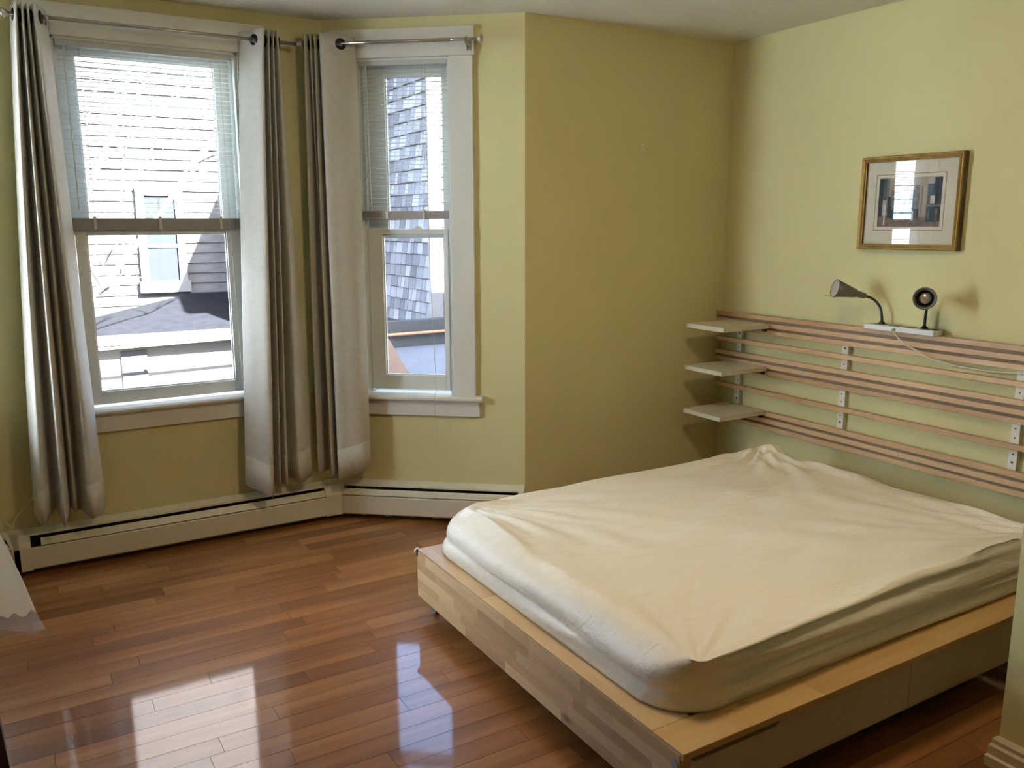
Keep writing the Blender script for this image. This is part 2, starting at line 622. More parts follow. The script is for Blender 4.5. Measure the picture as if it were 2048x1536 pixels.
# ------------------------------------------------------------------ windows
def window(idx, F, op, casL, casR, head, stool, apron, glassU, glassL, zmeet, label, lock=False, TH=TH):
    s0, s1, z0, z1 = op
    mid = (s0 + s1) / 2
    w = thing('window_%d' % idx, F.p(mid, 0, 0), label, 'window', kind='structure')
    # casing boards
    part('head_casing', TRIM, w, (head[0], 0, head[2]), (head[1], 0.024, head[3]), F, bevel=0.002)
    part('side_casing', TRIM, w, (casL[0], 0, z0), (casL[1], 0.019, head[2]), F, bevel=0.002)
    part('side_casing', TRIM, w, (casR[0], 0, z0), (casR[1], 0.019, head[2]), F, bevel=0.002)
    st = MB().prism([(-0.10, stool[2]), (stool[4] - 0.008, stool[2]), (stool[4], stool[2] + 0.008), (stool[4], stool[3] - 0.008), (stool[4] - 0.008, stool[3]), (-0.10, stool[3])], s0, s1, F)
    st.prism([(0.0, stool[2]), (stool[4] - 0.008, stool[2]), (stool[4], stool[2] + 0.008), (stool[4], stool[3] - 0.008), (stool[4] - 0.008, stool[3]), (0.0, stool[3])], stool[0], s0, F)
    st.prism([(0.0, stool[2]), (stool[4] - 0.008, stool[2]), (stool[4], stool[2] + 0.008), (stool[4], stool[3] - 0.008), (stool[4] - 0.008, stool[3]), (0.0, stool[3])], s1, stool[1], F)
    st.build('window_sill', TRIM, w)
    part('apron', TRIM, w, (apron[0], 0, apron[2]), (apron[1], 0.018, apron[3]), F, bevel=0.002)
    # jamb liner
    jb = MB()
    jb.box((s0, -TH, z0), (s0 + 0.012, -0.001, z1), F)
    jb.box((s1 - 0.012, -TH, z0), (s1, -0.001, z1), F)
    jb.box((s0, -TH, z1 - 0.012), (s1, -0.001, z1), F)
    jb.box((s0, -TH, z0), (s1, -0.1, z0 + 0.03), F)
    jb.build('jamb', VINYL, w)
    # track stops
    for a, c in ((s0 + 0.012, s0 + 0.026), (s1 - 0.026, s1 - 0.012)):
        part('track', VINYL, w, (a, -0.10, z0 + 0.02), (c, -0.045, z1 - 0.012), F)

    def sash(nm, gl, o, d0, d1, zo0, zo1):
        gs0, gs1, gz0, gz1 = gl
        sa = MB()
        sa.box((o[0], d0, zo0), (gs0, d1, zo1), F)
        sa.box((gs1, d0, zo0), (o[1], d1, zo1), F)
        sa.box((gs0, d0, zo0), (gs1, d1, gz0), F)
        sa.box((gs0, d0, gz1), (gs1, d1, zo1), F)
        so = sa.build(nm, VINYL, w, bevel=0.002)
        bd = MB()
        for q in (((gs0, d0 + 0.006, gz0), (gs0 + 0.006, d1 - 0.012, gz1)), ((gs1 - 0.006, d0 + 0.006, gz0), (gs1, d1 - 0.012, gz1)), ((gs0, d0 + 0.006, gz0), (gs1, d1 - 0.012, gz0 + 0.006)), ((gs0, d0 + 0.006, gz1 - 0.006), (gs1, d1 - 0.012, gz1))):
            bd.box(q[0], q[1], F)
        bd.build('glazing_bead', VINYL, so)
        dm = (d0 + d1) / 2
        MB().box((gs0, dm - 0.002, gz0), (gs1, dm + 0.002, gz1), F).build('pane', GLASS, so)
        return so

    sash('upper_sash', glassU, (s0 + 0.014, s1 - 0.014), -0.105, -0.075, zmeet - 0.045, z1 - 0.014)
    lo = sash('lower_sash', glassL, (s0 + 0.028, s1 - 0.028), -0.068, -0.038, z0 + 0.03, zmeet)
    if lock:
        lk = MB()
        c = (glassL[0] + glassL[1]) / 2 + 0.02
        lk.box((c - 0.03, -0.06, zmeet), (c + 0.03, -0.042, zmeet + 0.006), F)
        lk.lathe(F.p(c, -0.051, zmeet + 0.006), (0, 0, 1), [(0.014, 0), (0.014, 0.008), (0.009, 0.012)], 12, cap1=True)
        lk.box((c, -0.056, zmeet + 0.008), (c + 0.028, -0.046, zmeet + 0.014), F)
        lk.build('sash_lock', VINYL, lo)
    return w


window(1, FA, (0.25, 1.015, 0.69, 2.32), (0.145, 0.25), (1.015, 1.125), (0.125, 1.146, 2.318, 2.447), (0.11, 1.165, 0.684, 0.708, 0.045), (0.15, 1.12, 0.60, 0.684),
       (0.340, 0.925, 1.50, 2.262), (0.322, 0.929, 0.777, 1.495), 1.533, 'wide white double-hung window beside two grey curtains')
window(2, FB, (0.16, 0.632, 0.655, 2.325), (0.045, 0.16), (0.632, 0.748), (0.025, 0.758, 2.323, 2.455), (0.005, 0.783, 0.642, 0.668, 0.05), (0.02, 0.766, 0.56, 0.642),
       (0.285, 0.578, 1.48, 2.252), (0.262, 0.582, 0.760, 1.484), 1.510, 'narrow white double-hung window nearest the bed', lock=True)
m = LB
window(3, FL, (0.13, m - 0.12, 0.655, 2.325), (0.03, 0.13), (m - 0.12, m - 0.02), (0.02, m - 0.01, 2.335, 2.455), (0.02, m - 0.01, 0.642, 0.668, 0.05), (0.03, m - 0.02, 0.56, 0.642),
       (0.17, m - 0.16, 1.48, 2.272), (0.19, m - 0.18, 0.730, 1.484), 1.510, 'white window in the left bay wall', TH=0.11)

# daylight portals in the openings
for F, s0, s1, z0, z1 in ((FA, 0.26, 1.0, 0.72, 2.31), (FB, 0.17, 0.62, 0.68, 2.31), (FL, 0.14, m - 0.13, 0.68, 2.31)):
    ld = bpy.data.lights.new('daylight_portal', 'AREA')
    ld.shape = 'RECTANGLE'
    ld.size, ld.size_y = s1 - s0, z1 - z0
    ld.cycles.is_portal = True
    lo = bpy.data.objects.new('daylight_portal', ld)
    COL.objects.link(lo)
    lo.location = F.p((s0 + s1) / 2, -0.16, (z0 + z1) / 2)
    lo.rotation_euler = F.n.to_track_quat('-Z', 'Z').to_euler()


# ------------------------------------------------------------------ blinds
def blind(F, s0, s1, zt, zb, label, strings, stack_n, tilt=0.0, cord=None, wand=None):
    t = thing('venetian_blind', F.p((s0 + s1) / 2, -0.02, zb), label, 'blind', 'venetian blinds pulled half up')
    d0, d1 = -0.036, -0.008
    part('headrail', GREYRAIL, t, (s0, d0 - 0.002, zt - 0.03), (s1, d1 + 0.002, zt), F, bevel=0.002)
    pitch = 0.0205
    z = zt - 0.045
    me = None
    ztop = zb + stack_n * 0.0045 + 0.016
    base = world_loc(t)
    while z > ztop + 0.012:
        if me is None:
            rows = []
            for dd, zz in ((d0, -0.0008), (d0 * 0.6 + d1 * 0.4, 0.0012), (d0 * 0.35 + d1 * 0.65, 0.0012), (d1, -0.0008)):
                rows.append([F.p(s0 + 0.004, dd, zz), F.p(s1 - 0.004, dd, zz)])
            mb = MB().grid(rows)
            o = mb.build('slat', SLATM, t)
            # re-centre so that every slat shares this mesh
            o.data.transform(Matrix.Translation(Vector((0, 0, base.z))))
            me = o.data
            o.location = (0, 0, z - base.z)
        else:
            o = bpy.data.objects.new('slat', me)
            COL.objects.link(o)
            o.parent = t
            o.location = (0, 0, z - base.z)
        z -= pitch
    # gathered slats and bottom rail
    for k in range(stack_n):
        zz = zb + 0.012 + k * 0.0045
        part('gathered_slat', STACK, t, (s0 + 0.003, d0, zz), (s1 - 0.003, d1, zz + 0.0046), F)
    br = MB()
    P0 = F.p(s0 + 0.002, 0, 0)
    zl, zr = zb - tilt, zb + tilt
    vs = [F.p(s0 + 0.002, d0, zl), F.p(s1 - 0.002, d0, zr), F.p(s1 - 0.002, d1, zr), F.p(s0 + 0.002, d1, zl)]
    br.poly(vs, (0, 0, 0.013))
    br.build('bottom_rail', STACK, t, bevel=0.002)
    for s in strings:
        st = MB().tube([F.p(s, d1 + 0.001, zt - 0.03), F.p(s, d1 + 0.001, zb)], 0.0009, 5)
        st.tube([F.p(s, d0 - 0.001, zt - 0.03), F.p(s, d0 - 0.001, zb)], 0.0009, 5)
        st.box((s - 0.006, d1, zb + 0.004), (s + 0.006, d1 + 0.004, zb + 0.02 + stack_n * 0.0045), F)
        st.build('ladder_cord', STRING, t)
    if cord:
        pts = [F.p(*q) for q in cord]
        cc = MB().tube(catmull(pts, 8), 0.0012, 6)
        co = cc.build('pull_cord', STRING, t)
        MB().lathe(pts[-1] + Vector((0, 0, -0.03)), (0, 0, 1), [(0.006, 0), (0.005, 0.01), (0.002, 0.03)], 10, cap0=True).build('tassel', STRING, co)
    if wand:
        pts = [F.p(*q) for q in wand]
        MB().tube(pts, 0.0032, 6).build('tilt_wand', VINYL, t)
    return t


blind(FA, 0.268, 0.992, 2.312, 1.512, 'white venetian blind half raised in the wide window', (0.36, 0.63, 0.90), 9,
      cord=[(0.938, -0.004, 2.28), (0.94, -0.004, 1.6), (0.95, -0.003, 1.0), (0.955, 0.0, 0.74), (0.958, 0.05, 0.70), (0.958, 0.052, 0.66)],
      wand=[(0.30, -0.003, 2.28), (0.302, -0.003, 1.60)])
blind(FB, 0.175, 0.617, 2.322, 1.556, 'white venetian blind half raised in the narrow window', (0.30, 0.49), 7, tilt=0.004,
      cord=[(0.512, -0.004, 2.29), (0.514, -0.004, 1.5), (0.53, -0.002, 0.9), (0.538, 0.0, 0.70), (0.54, 0.056, 0.668), (0.545, 0.057, 0.52)],
      wand=[(0.215, -0.003, 2.29), (0.222, -0.003, 1.60)])


# ------------------------------------------------------------------ curtain rods and curtains
def rod(F, s0, s1, d, z, brackets, label, step=None):
    t = thing('curtain_rod', F.p((s0 + s1) / 2, 0, z), label, 'curtain rod', 'curtain rods over the bay windows')
    if step:
        MB().tube([F.p(s0, d, z), F.p(step, d, z)], 0.0085, 12).build('pole', STEEL, t, smooth=True)
        MB().tube([F.p(step - 0.05, d, z), F.p(s1, d, z)], 0.0068, 12).build('pole', STEEL, t, smooth=True)
    else:
        MB().tube([F.p(s0, d, z), F.p(s1, d, z)], 0.008, 12).build('pole', STEEL, t, smooth=True)
    for s, sg in ((s0, -1), (s1, 1)):
        MB().lathe(F.p(s, d, z), F.t * sg, [(0.009, -0.004), (0.013, -0.002), (0.013, 0.004), (0.018, 0.006), (0.0195, 0.012), (0.018, 0.018), (0.011, 0.022)], 20, cap1=True, cap0=True).build('finial', STEEL, t, smooth=True)
    for s in brackets:
        bk = MB()
        bk.box((s - 0.012, 0.02, z - 0.035), (s + 0.012, 0.026, z + 0.02), F)
        bk.tube([F.p(s, 0.022, z - 0.016), F.p(s, d + 0.004, z - 0.016), F.p(s, d + 0.014, z - 0.006), F.p(s, d + 0.014, z + 0.004)], 0.0045, 8)
        bk.lathe(F.p(s, d - 0.001, z), F.t, [(0.0115, -0.008), (0.0115, 0.008)], 14)
        bk.build('bracket', STEEL, t)
    return t


RZA, RZB = 2.362, 2.378
rod(FA, 0.100, 1.268, 0.12, RZA, (0.24, 1.135), 'thin metal curtain rod over the wide window')
rod(FB, -0.040, 0.792, 0.10, RZB, (0.735, 0.04), 'thin metal curtain rod over the narrow window', step=0.66)


def curtain(F, top, bot, zt, zb, rings, label, rz, rd, sag=None, seed=1):
    c = [F.p((top[0][0] + top[-1][0]) / 2, 0.12, zb)][0]
    t = thing('curtain', c, label, 'curtain', 'grey grommet curtains in the bay')
    rg = random.Random(seed)
    n = len(top)
    ph = [rg.uniform(0, 6.28) for _ in range(n)]
    H = 56
    rows = []
    for i in range(H + 1):
        k = i / H                       # 0 at top
        e = k ** 0.85
        ctrl = []
        for j in range(n):
            s = top[j][0] + (bot[j][0] - top[j][0]) * e
            d = top[j][1] + (bot[j][1] - top[j][1]) * e
            s += 0.004 * math.sin(5 * k + ph[j]) * k
            d += 0.005 * math.sin(4 * k + ph[j] * 1.7) * k
            ctrl.append((s, d, 0))
        line = catmull(ctrl, 9)
        row = []
        m = len(line)
        for q, p in enumerate(line):
            u = q / (m - 1)
            dz = 0
            if sag:
                x = u * (len(sag) - 1)
                a = int(min(x, len(sag) - 2))
                dz = sag[a] + (sag[a + 1] - sag[a]) * (x - a)
            z = zt + (zb + dz - zt) * k
            row.append(F.p(p.x, p.y, z))
        rows.append(row)
    o = MB().grid(rows).build('cloth_panel', CURT, t, smooth=True, solid=0.0025)
    # hem band stitched at the foot
    hem = [[p + Vector((0, 0, 0.0)) + F.n * 0.0018 for p in rows[H - 4]], [p + F.n * 0.0022 for p in rows[H]]]
    MB().grid(hem).build('hem', CURT, t, smooth=True, solid=0.0015)
    # metal rings where the cloth crosses the rod
    fine = [(p.x, p.y) for p in catmull([(a, b, 0) for a, b in top], 12)]
    for j in range(len(fine) - 1):
        (sa, da), (sb, db) = fine[j], fine[j + 1]
        if (da - rd) * (db - rd) < 0:
            q = (rd - da) / (db - da)
            sc_ = sa + (sb - sa) * q
            tx, ty = sb - sa, db - da
            ln_ = math.hypot(tx, ty)
            axis = F.t * (ty / ln_) - F.n * (tx / ln_)
            MB().lathe(F.p(sc_, rd, rz - 0.003), axis, [(0.0105, -0.007), (0.022, -0.008), (0.027, -0.004), (0.027, 0.004), (0.022, 0.008), (0.0105, 0.007), (0.0095, 0.0), (0.0105, -0.007)], 24).build('grommet', RING, t, smooth=True)
    return t


curtain(FA, [(0.118, 0.05), (0.136, 0.165), (0.147, 0.075), (0.157, 0.165), (0.167, 0.08), (0.176, 0.165), (0.184, 0.085), (0.198, 0.165), (0.222, 0.10), (0.245, 0.035)],
        [(0.000, 0.06), (0.030, 0.165), (0.085, 0.055), (0.110, 0.185), (0.145, 0.055), (0.165, 0.115), (0.190, 0.05), (0.222, 0.17), (0.262, 0.15), (0.288, 0.08)],
        2.402, 0.262, [(0.236, 0.12, (0.5, 0.86)), (0.151, 0.12, (1, 0.1))], 'grey curtain left of the wide window', RZA, 0.12,
        sag=[0.01, -0.01, 0.03, -0.03, 0.02, 0.01, 0.0, -0.012, -0.005, 0.03], seed=3)
curtain(FA, [(1.030, 0.035), (1.062, 0.10), (1.105, 0.165), (1.117, 0.07), (1.130, 0.165), (1.140, 0.075), (1.149, 0.165), (1.158, 0.075), (1.168, 0.16), (1.186, 0.09)],
        [(0.915, 0.075), (0.955, 0.125), (1.026, 0.180), (1.048, 0.06), (1.068, 0.165), (1.082, 0.055), (1.105, 0.165), (1.132, 0.05), (1.170, 0.165), (1.248, 0.095)],
        2.405, 0.248, [(1.058, 0.108, (0.62, 0.75)), (1.122, 0.12, (1, 0.1))], 'grey curtain between the wide window and the bay corner', RZA, 0.12,
        sag=[0.02, 0.00, -0.035, 0.0, 0.005, 0.01, 0.01, 0.015, 0.015, 0.02], seed=5)
curtain(FB, [(-0.050, 0.09), (-0.030, 0.150), (-0.016, 0.06), (-0.004, 0.150), (0.006, 0.06), (0.018, 0.150), (0.028, 0.065), (0.045, 0.150), (0.100, 0.125), (0.150, 0.075), (0.178, 0.03)],
        [(-0.085, 0.10), (-0.060, 0.145), (-0.038, 0.06), (-0.020, 0.075), (-0.008, 0.06), (0.012, 0.165), (0.032, 0.07), (0.058, 0.170), (0.110, 0.15), (0.165, 0.13), (0.205, 0.09)],
        2.418, 0.255, [(0.106, 0.118, (-0.30, 0.95)), (0.0, 0.10, (1, 0.1))], 'grey curtain left of the narrow window', RZB, 0.10,
        sag=[0.02, 0.01, 0.01, 0.01, 0.0, -0.005, 0.0, -0.01, 0.005, 0.02, 0.05], seed=9)


# ------------------------------------------------------------------ baseboard heaters
def heater(F, s0, s1, c0, c1, label, damper=None, fins=True):
    """s0..s1 body; c0/c1 corner trims as (sa, sb) or None"""
    t = thing('baseboard_heater', F.p((s0 + s1) / 2, 0, 0.0), label, 'heater', 'cream baseboard heaters round the bay')
    part('back_plate', HEAT, t, (s0, 0.001, 0.02), (s1, 0.004, 0.196), F)
    part('slot_shade_sheet', DARKIN, t, (s0 + 0.001, 0.0042, 0.03), (s1 - 0.001, 0.0065, 0.185), F)  # near-black sheet, paints the shade behind the heater slot
    MB().prism([(0.001, 0.200), (0.012, 0.203), (0.044, 0.184), (0.045, 0.174), (0.040, 0.180), (0.012, 0.196), (0.001, 0.195)], s0, s1, F).build('top_hood', HEAT, t)
    da, db = damper or (s0, s1)
    MB().prism([(0.050, 0.160), (0.072, 0.132), (0.075, 0.134), (0.054, 0.162)], da, db, F).build('damper', HEAT, t)
    MB().prism([(0.062, 0.128), (0.075, 0.128), (0.077, 0.124), (0.077, 0.034), (0.073, 0.028), (0.066, 0.028), (0.066, 0.032), (0.072, 0.036), (0.072, 0.122), (0.062, 0.125)], s0, s1, F).build('front_cover', HEAT, t)
    if fins:
        MB().tube([F.p(s0, 0.036, 0.085), F.p(s1, 0.036, 0.085)], 0.011, 10).build('pipe', FIN, t)
        fb = MB()
        s = s0 + 0.04
        while s < s1 - 0.04:
            fb.box((s, 0.012, 0.055), (s + 0.0006, 0.06, 0.115), F)
            s += 0.012
        fo = fb.build('fins', FIN, t)
        fo['kind'] = 'stuff'
    hp = [(0.001, 0.203), (0.013, 0.206), (0.048, 0.184), (0.078, 0.138), (0.080, 0.128), (0.080, 0.025), (0.074, 0.025), (0.001, 0.03)]
    for c in (c0, c1):
        if c:
            MB().prism(hp, c[0], c[1], F).build('corner_trim', HEAT, t, bevel=0.001)
    return t


hA = heater(FA, -0.075, 1.325, (-0.105, -0.025), None, 'cream baseboard heater under the wide window', damper=(0.015, 1.325))
hB = heater(FB, 0.035, LB - 0.01, None, (LB - 0.03, LB), 'cream baseboard heater under the narrow window')
hL = heater(FL, 0.01, LB - 0.035, (0.0, 0.03), None, 'cream baseboard heater in the left bay corner')
# inside corner trim joining the two visible heaters (bent piece)
hp = [(0.001, 0.203), (0.013, 0.206), (0.048, 0.184), (0.078, 0.138), (0.080, 0.128), (0.080, 0.025), (0.074, 0.025), (0.001, 0.03)]


def corner(FA_, sA, FB_, sB, parent, k):
    b = MB()
    rows = []
    for d, z in hp:
        pA = FA_.p(sA, d, z)
        # mitre point: shift along each wall by d*tan(half turn)
        mid = FA_.p(k[0] + k[1] * d, d, z)
        pB = FB_.p(sB, d, z)
        rows.append([pA, mid, pB])
    n = len(rows)
    rows.append(rows[0])
    b.grid(rows)
    return b.build('corner_trim', HEAT, parent, bevel=0.0008)


turn = math.acos(FA.t.dot(FB.t))
corner(FA, 1.322, FB, 0.037, hA, (AB[0], -math.tan(turn / 2)))
corner(FL, LB - 0.037, FA, -0.07, hL, (LB, -math.tan(turn / 2)))

# ------------------------------------------------------------------ outlet and cords at the left
ou = thing('wall_outlet', (0.045, YA, 0.425), 'white outlet plate half hidden behind the left curtain', 'outlet')
part('cover_plate', PLAST, ou, (0.012, 0, 0.425), (0.082, 0.006, 0.540), FA, bevel=0.002)
for z in (0.455, 0.51):
    part('socket', GREYP, ou, (0.032, 0.006, z - 0.013), (0.062, 0.008, z + 0.013), FA, bevel=0.003)
pl = MB().box((0.028, 0.008, 0.435), (0.066, 0.035, 0.468), FA)
pl.build('plug', CORDM, ou, bevel=0.004)
b = MB().tube(catmull([FA.p(0.047, 0.035, 0.445), FA.p(0.035, 0.045, 0.40), FA.p(-0.01, 0.05, 0.33), FA.p(-0.07, 0.05, 0.27), FA.p(-0.088, 0.045, 0.225), FA.p(-0.10, 0.05, 0.24), FA.p(-0.135, 0.07, 0.30), FA.p(-0.20, 0.11, 0.40), FA.p(-0.30, 0.15, 0.50)], 8), 0.0045, 8)
single(b.build('extension_cord', CORDM, smooth=True), 'thin cream cord dropping from the outlet to the heater corner', 'cord')

# ------------------------------------------------------------------ headboard
hb = thing('slatted_headboard', (3.525, 2.36, 0.418), 'birch slat headboard mounted on white rails along the wall', 'headboard')
SLZ = [(1.018, 1.042), (0.979, 1.003), (0.941, 0.965), (0.8725, 0.8965), (0.796, 0.820), (0.757, 0.781), (0.719, 0.743), (0.608, 0.632), (0.493, 0.519), (0.455, 0.479), (0.417, 0.441)]
for z0, z1 in SLZ:
    part('slat', SLATW, hb, (3.500, 1.16, z0), (3.524, 3.562, z1), bevel=0.002)
GAP = mat('grey_brown_backing', (0.20, 0.145, 0.095), 0.8)
for z0, z1 in ((1.003, 1.018), (0.965, 0.979), (0.781, 0.796), (0.743, 0.757), (0.479, 0.493), (0.441, 0.455)):
    part('joining_strip', GAP, hb, (3.514, 1.161, z0), (3.5225, 3.561, z1))
for yc in (3.400, 2.695, 1.842, 1.20):
    ra = MB().box((3.5245, yc - 0.018, 0.43), (3.532, yc + 0.018, 1.03))
    ra.box((3.532, yc - 0.018, 0.43), (3.5495, yc - 0.015, 1.03))
    ra.box((3.532, yc + 0.015, 0.43), (3.5495, yc + 0.018, 1.03))
    ro = ra.build('mounting_rail', RAILM, hb)
    hz = [0.925, 0.845, 0.695, 0.655, 0.585, 0.550]
    for k, z in enumerate(hz):
        r = 0.0055 if k in (0, 5) else 0.0035
        MB().lathe((3.5246, yc, z), (-1, 0, 0), [(0.0001, 0.0006), (r, 0.0006), (r, -0.002)], 12).build('rail_hole', BLACK, ro)

shelf_lab = {1.000: 'top small white shelf hooked on the headboard', 0.768: 'middle small white shelf hooked on the headboard', 0.524: 'bottom small white shelf hooked on the headboard'}
for zt, lab in shelf_lab.items():
    x0 = 3.165
    s = thing('small_shelf', (3.34, 3.31, zt - 0.022), lab, 'shelf', 'small white shelves at the headboard end')
    part('board', MELA, s, (x0, 3.165, zt - 0.024), (3.498, 3.445, zt), bevel=0.0015)
    for yy in (3.19, 3.42):
        bk = MB().box((3.40, yy - 0.01, zt - 0.029), (3.497, yy + 0.01, zt - 0.024))
        bk.box((3.488, yy - 0.012, zt - 0.042), (3.499, yy + 0.012, zt - 0.024))
        bk.build('bracket', BLACK, s)

# ------------------------------------------------------------------ power strip, lamps and cord
ps = thing('power_strip', (3.497, 2.376, 1.0425), 'white power strip lying on top of the headboard', 'power strip')
part('body', PLAST, ps, (3.462, 2.200, 1.0425), (3.532, 2.553, 1.066), bevel=0.003)
for k in range(4):
    yy = 2.262 + k * 0.075
    part('socket', GREYP, ps, (3.478, yy - 0.024, 1.066), (3.518, yy + 0.024, 1.0685), bevel=0.001)
part('switch', BLACK, ps, (3.485, 2.202, 1.066), (3.51, 2.225, 1.071), bevel=0.002)
b = MB().tube(catmull([(3.462, 2.392, 1.052), (3.452, 2.385, 1.046), (3.455, 2.354, 1.011), (3.470, 2.29, 0.975), (3.478, 2.225, 0.945), (3.49, 2.16, 0.931), (3.505, 2.107, 0.921), (3.512, 1.975, 0.918), (3.514, 1.85, 0.926), (3.514, 1.72, 0.930), (3.512, 1.58, 0.91)], 8), 0.0035, 8)
b.build('cord', CORDM, ps, smooth=True)
b = MB().lathe((3.464, 2.392, 1.053), (-1, 0, -0.1), [(0.007, 0), (0.006, 0.012), (0.0045, 0.016)], 12, cap1=True)
b.build('strain_relief', GREYP, ps)


def lamp(base, neck, axis, length, rmouth, label, inner, face_on):
    t = thing('gooseneck_lamp', base, label, 'lamp', 'gooseneck lamps on the headboard')
    MB().lathe(base, (0, 0, 1), [(0.016, 0.0), (0.016, 0.004), (0.009, 0.010), (0.007, 0.014)], 20, cap0=True, cap1=True).build('base', NECK, t, smooth=True)
    path = catmull([base] + neck, 10)
    MB().tube(path, 0.0062, 12).build('neck', NECK, t, smooth=True)
    a = Vector(axis).normalized()
    s0 = Vector(neck[-1])
    k = length
    r = rmouth
    sh = MB().lathe(s0, a, [(0.007, -0.006), (0.012, -0.002), (0.013, 0.0), (0.0165, 0.30 * k), (0.020, 0.32 * k), (r, k), (r - 0.0016, k), (0.018, 0.34 * k), (0.012, 0.33 * k)], 32, cap0=True)
    so = sh.build('shade', SHADE, t, smooth=True)
    rin = r - 0.010 if face_on else r - 0.002
    if face_on:
        MB().lathe(s0, a, [(r - 0.002, k - 0.001), (rin, k - 0.006), (rin - 0.0005, k - 0.010)], 32).build('face_ring', SHADE, so, smooth=True)
    MB().lathe(s0, a, [(rin, k - 0.0065 if face_on else k - 0.0005), (0.0175, 0.36 * k), (0.0001, 0.355 * k)], 32).build('lining', inner, so, smooth=True)
    MB().lathe(s0, a, [(r - 0.0005, k - 0.002), (r + 0.0012, k - 0.001), (r + 0.0012, k + 0.0012), (r - 0.0022, k + 0.0012)], 32).build('rim', SHADE, so, smooth=True)
    MB().lathe(s0 + a * (0.45 * k), a, [(0.010, 0), (0.018, 0.014), (0.024, 0.03), (0.0255, 0.040), (0.018, 0.046), (0.0001, 0.047)], 24).build('bulb', BULB, so, smooth=True)
    w = Vector((0, 0, -1)) - a * Vector((0, 0, -1)).dot(a)
    w.normalize()
    p0 = s0 + a * (k - 0.012) + w * (r - 0.004)
    MB().tube([p0, p0 + w * 0.004, p0 + w * 0.005 + a * 0.05], 0.002, 8).build('aiming_pin', NECK if face_on else SHADEIN, so)
    return t


lamp(Vector((3.497, 2.484, 1.0687)), [(3.497, 2.486, 1.10), (3.495, 2.497, 1.145), (3.486, 2.530, 1.182), (3.470, 2.566, 1.196)], (-0.84, 0.44, 0.24), 0.150, 0.042,
     'gooseneck lamp bent sideways toward the windows', SHADEIN, False)
lamp(Vector((3.497, 2.268, 1.0687)), [(3.496, 2.267, 1.11), (3.492, 2.262, 1.16), (3.478, 2.252, 1.195), (3.462, 2.243, 1.207)], (-0.86, -0.46, 0.07), 0.125, 0.047,
     'gooseneck lamp facing straight into the room', LAMPDARK, True)

# ------------------------------------------------------------------ framed picture
pf = thing('framed_picture', (XD, 2.41, 1.41), 'small gilt-framed street print on the headboard wall', 'picture')
ya, yb, za, zb = 2.165, 2.657, 1.413, 1.833
fx0, fx1 = 3.515, 3.5495
fr = MB()
prof = [(0.0, fx1), (0.0, 3.518), (0.004, 3.5145), (0.010, 3.5165), (0.013, 3.514), (0.018, 3.516), (0.022, 3.5205), (0.025, 3.5215), (0.025, fx1)]
rings = []
for off, x in prof:
    rings.append([(x, ya + off, za + off), (x, yb - off, za + off), (x, yb - off, zb - off), (x, ya + off, zb - off)])
rings.append(rings[0])
b = MB()
b.grid(rings, close=True)
for i in range(len(b.f)):
    b.m[i] = 1 if i < 4 or i >= 4 * 7 else 0
b.build('moulding', [GILT, GILTD], pf)
part('backing', MATB, pf, (3.536, ya + 0.01, za + 0.01), (3.549, yb - 0.01, zb - 0.01))
mt = MB()
wy0, wy1, wz0, wz1 = 2.262, 2.567, 1.516, 1.734
mt.box((3.5335, ya + 0.02, za + 0.02), (3.536, wy0, zb - 0.02))
mt.box((3.5335, wy1, za + 0.02), (3.536, yb - 0.02, zb - 0.02))
mt.box((3.5335, wy0, za + 0.02), (3.536, wy1, wz0))
mt.box((3.5335, wy0, wz1), (3.536, wy1, zb - 0.02))
mo = mt.build('mat_board', MATB, pf)
ln = MB()
e = 0.014
w_ = 0.0035
for a, c in (((wy0 - e - w_, wz0 - e - w_), (wy1 + e + w_, wz0 - e)), ((wy0 - e - w_, wz1 + e), (wy1 + e + w_, wz1 + e + w_)), ((wy0 - e - w_, wz0 - e), (wy0 - e, wz1 + e)), ((wy1 + e, wz0 - e), (wy1 + e + w_, wz1 + e))):
    ln.box((3.5332, a[0], a[1]), (3.5336, c[0], c[1]))
ln.build('ruled_line', LINEM, mo)
# print: flat patches of ink, seen from the room (y decreases to the right)
inks = [mat('ink_sky', (0.46, 0.44, 0.38), 0.9), mat('ink_navy', (0.030, 0.050, 0.075), 0.9, var=0.3, scale=60), mat('ink_mauve', (0.22, 0.17, 0.155), 0.9, var=0.2, scale=60), mat('ink_blue', (0.07, 0.12, 0.16), 0.9, var=0.3, scale=60),
        mat('ink_tan', (0.42, 0.36, 0.29), 0.9, var=0.1), mat('ink_white', (0.66, 0.65, 0.60), 0.9), mat('ink_grey', (0.20, 0.21, 0.21), 0.9, var=0.3, scale=60)]
pr = MB()
PX = 3.5352


def ink(u0, u1, v0, v1, mi, lift=0.0):
    y0 = wy1 - u0 * (wy1 - wy0)
    y1 = wy1 - u1 * (wy1 - wy0)
    pr.add([(PX - lift, y0, wz0 + v0 * (wz1 - wz0)), (PX - lift, y1, wz0 + v0 * (wz1 - wz0)), (PX - lift, y1, wz0 + v1 * (wz1 - wz0)), (PX - lift, y0, wz0 + v1 * (wz1 - wz0))], [(0, 1, 2, 3)], mi)


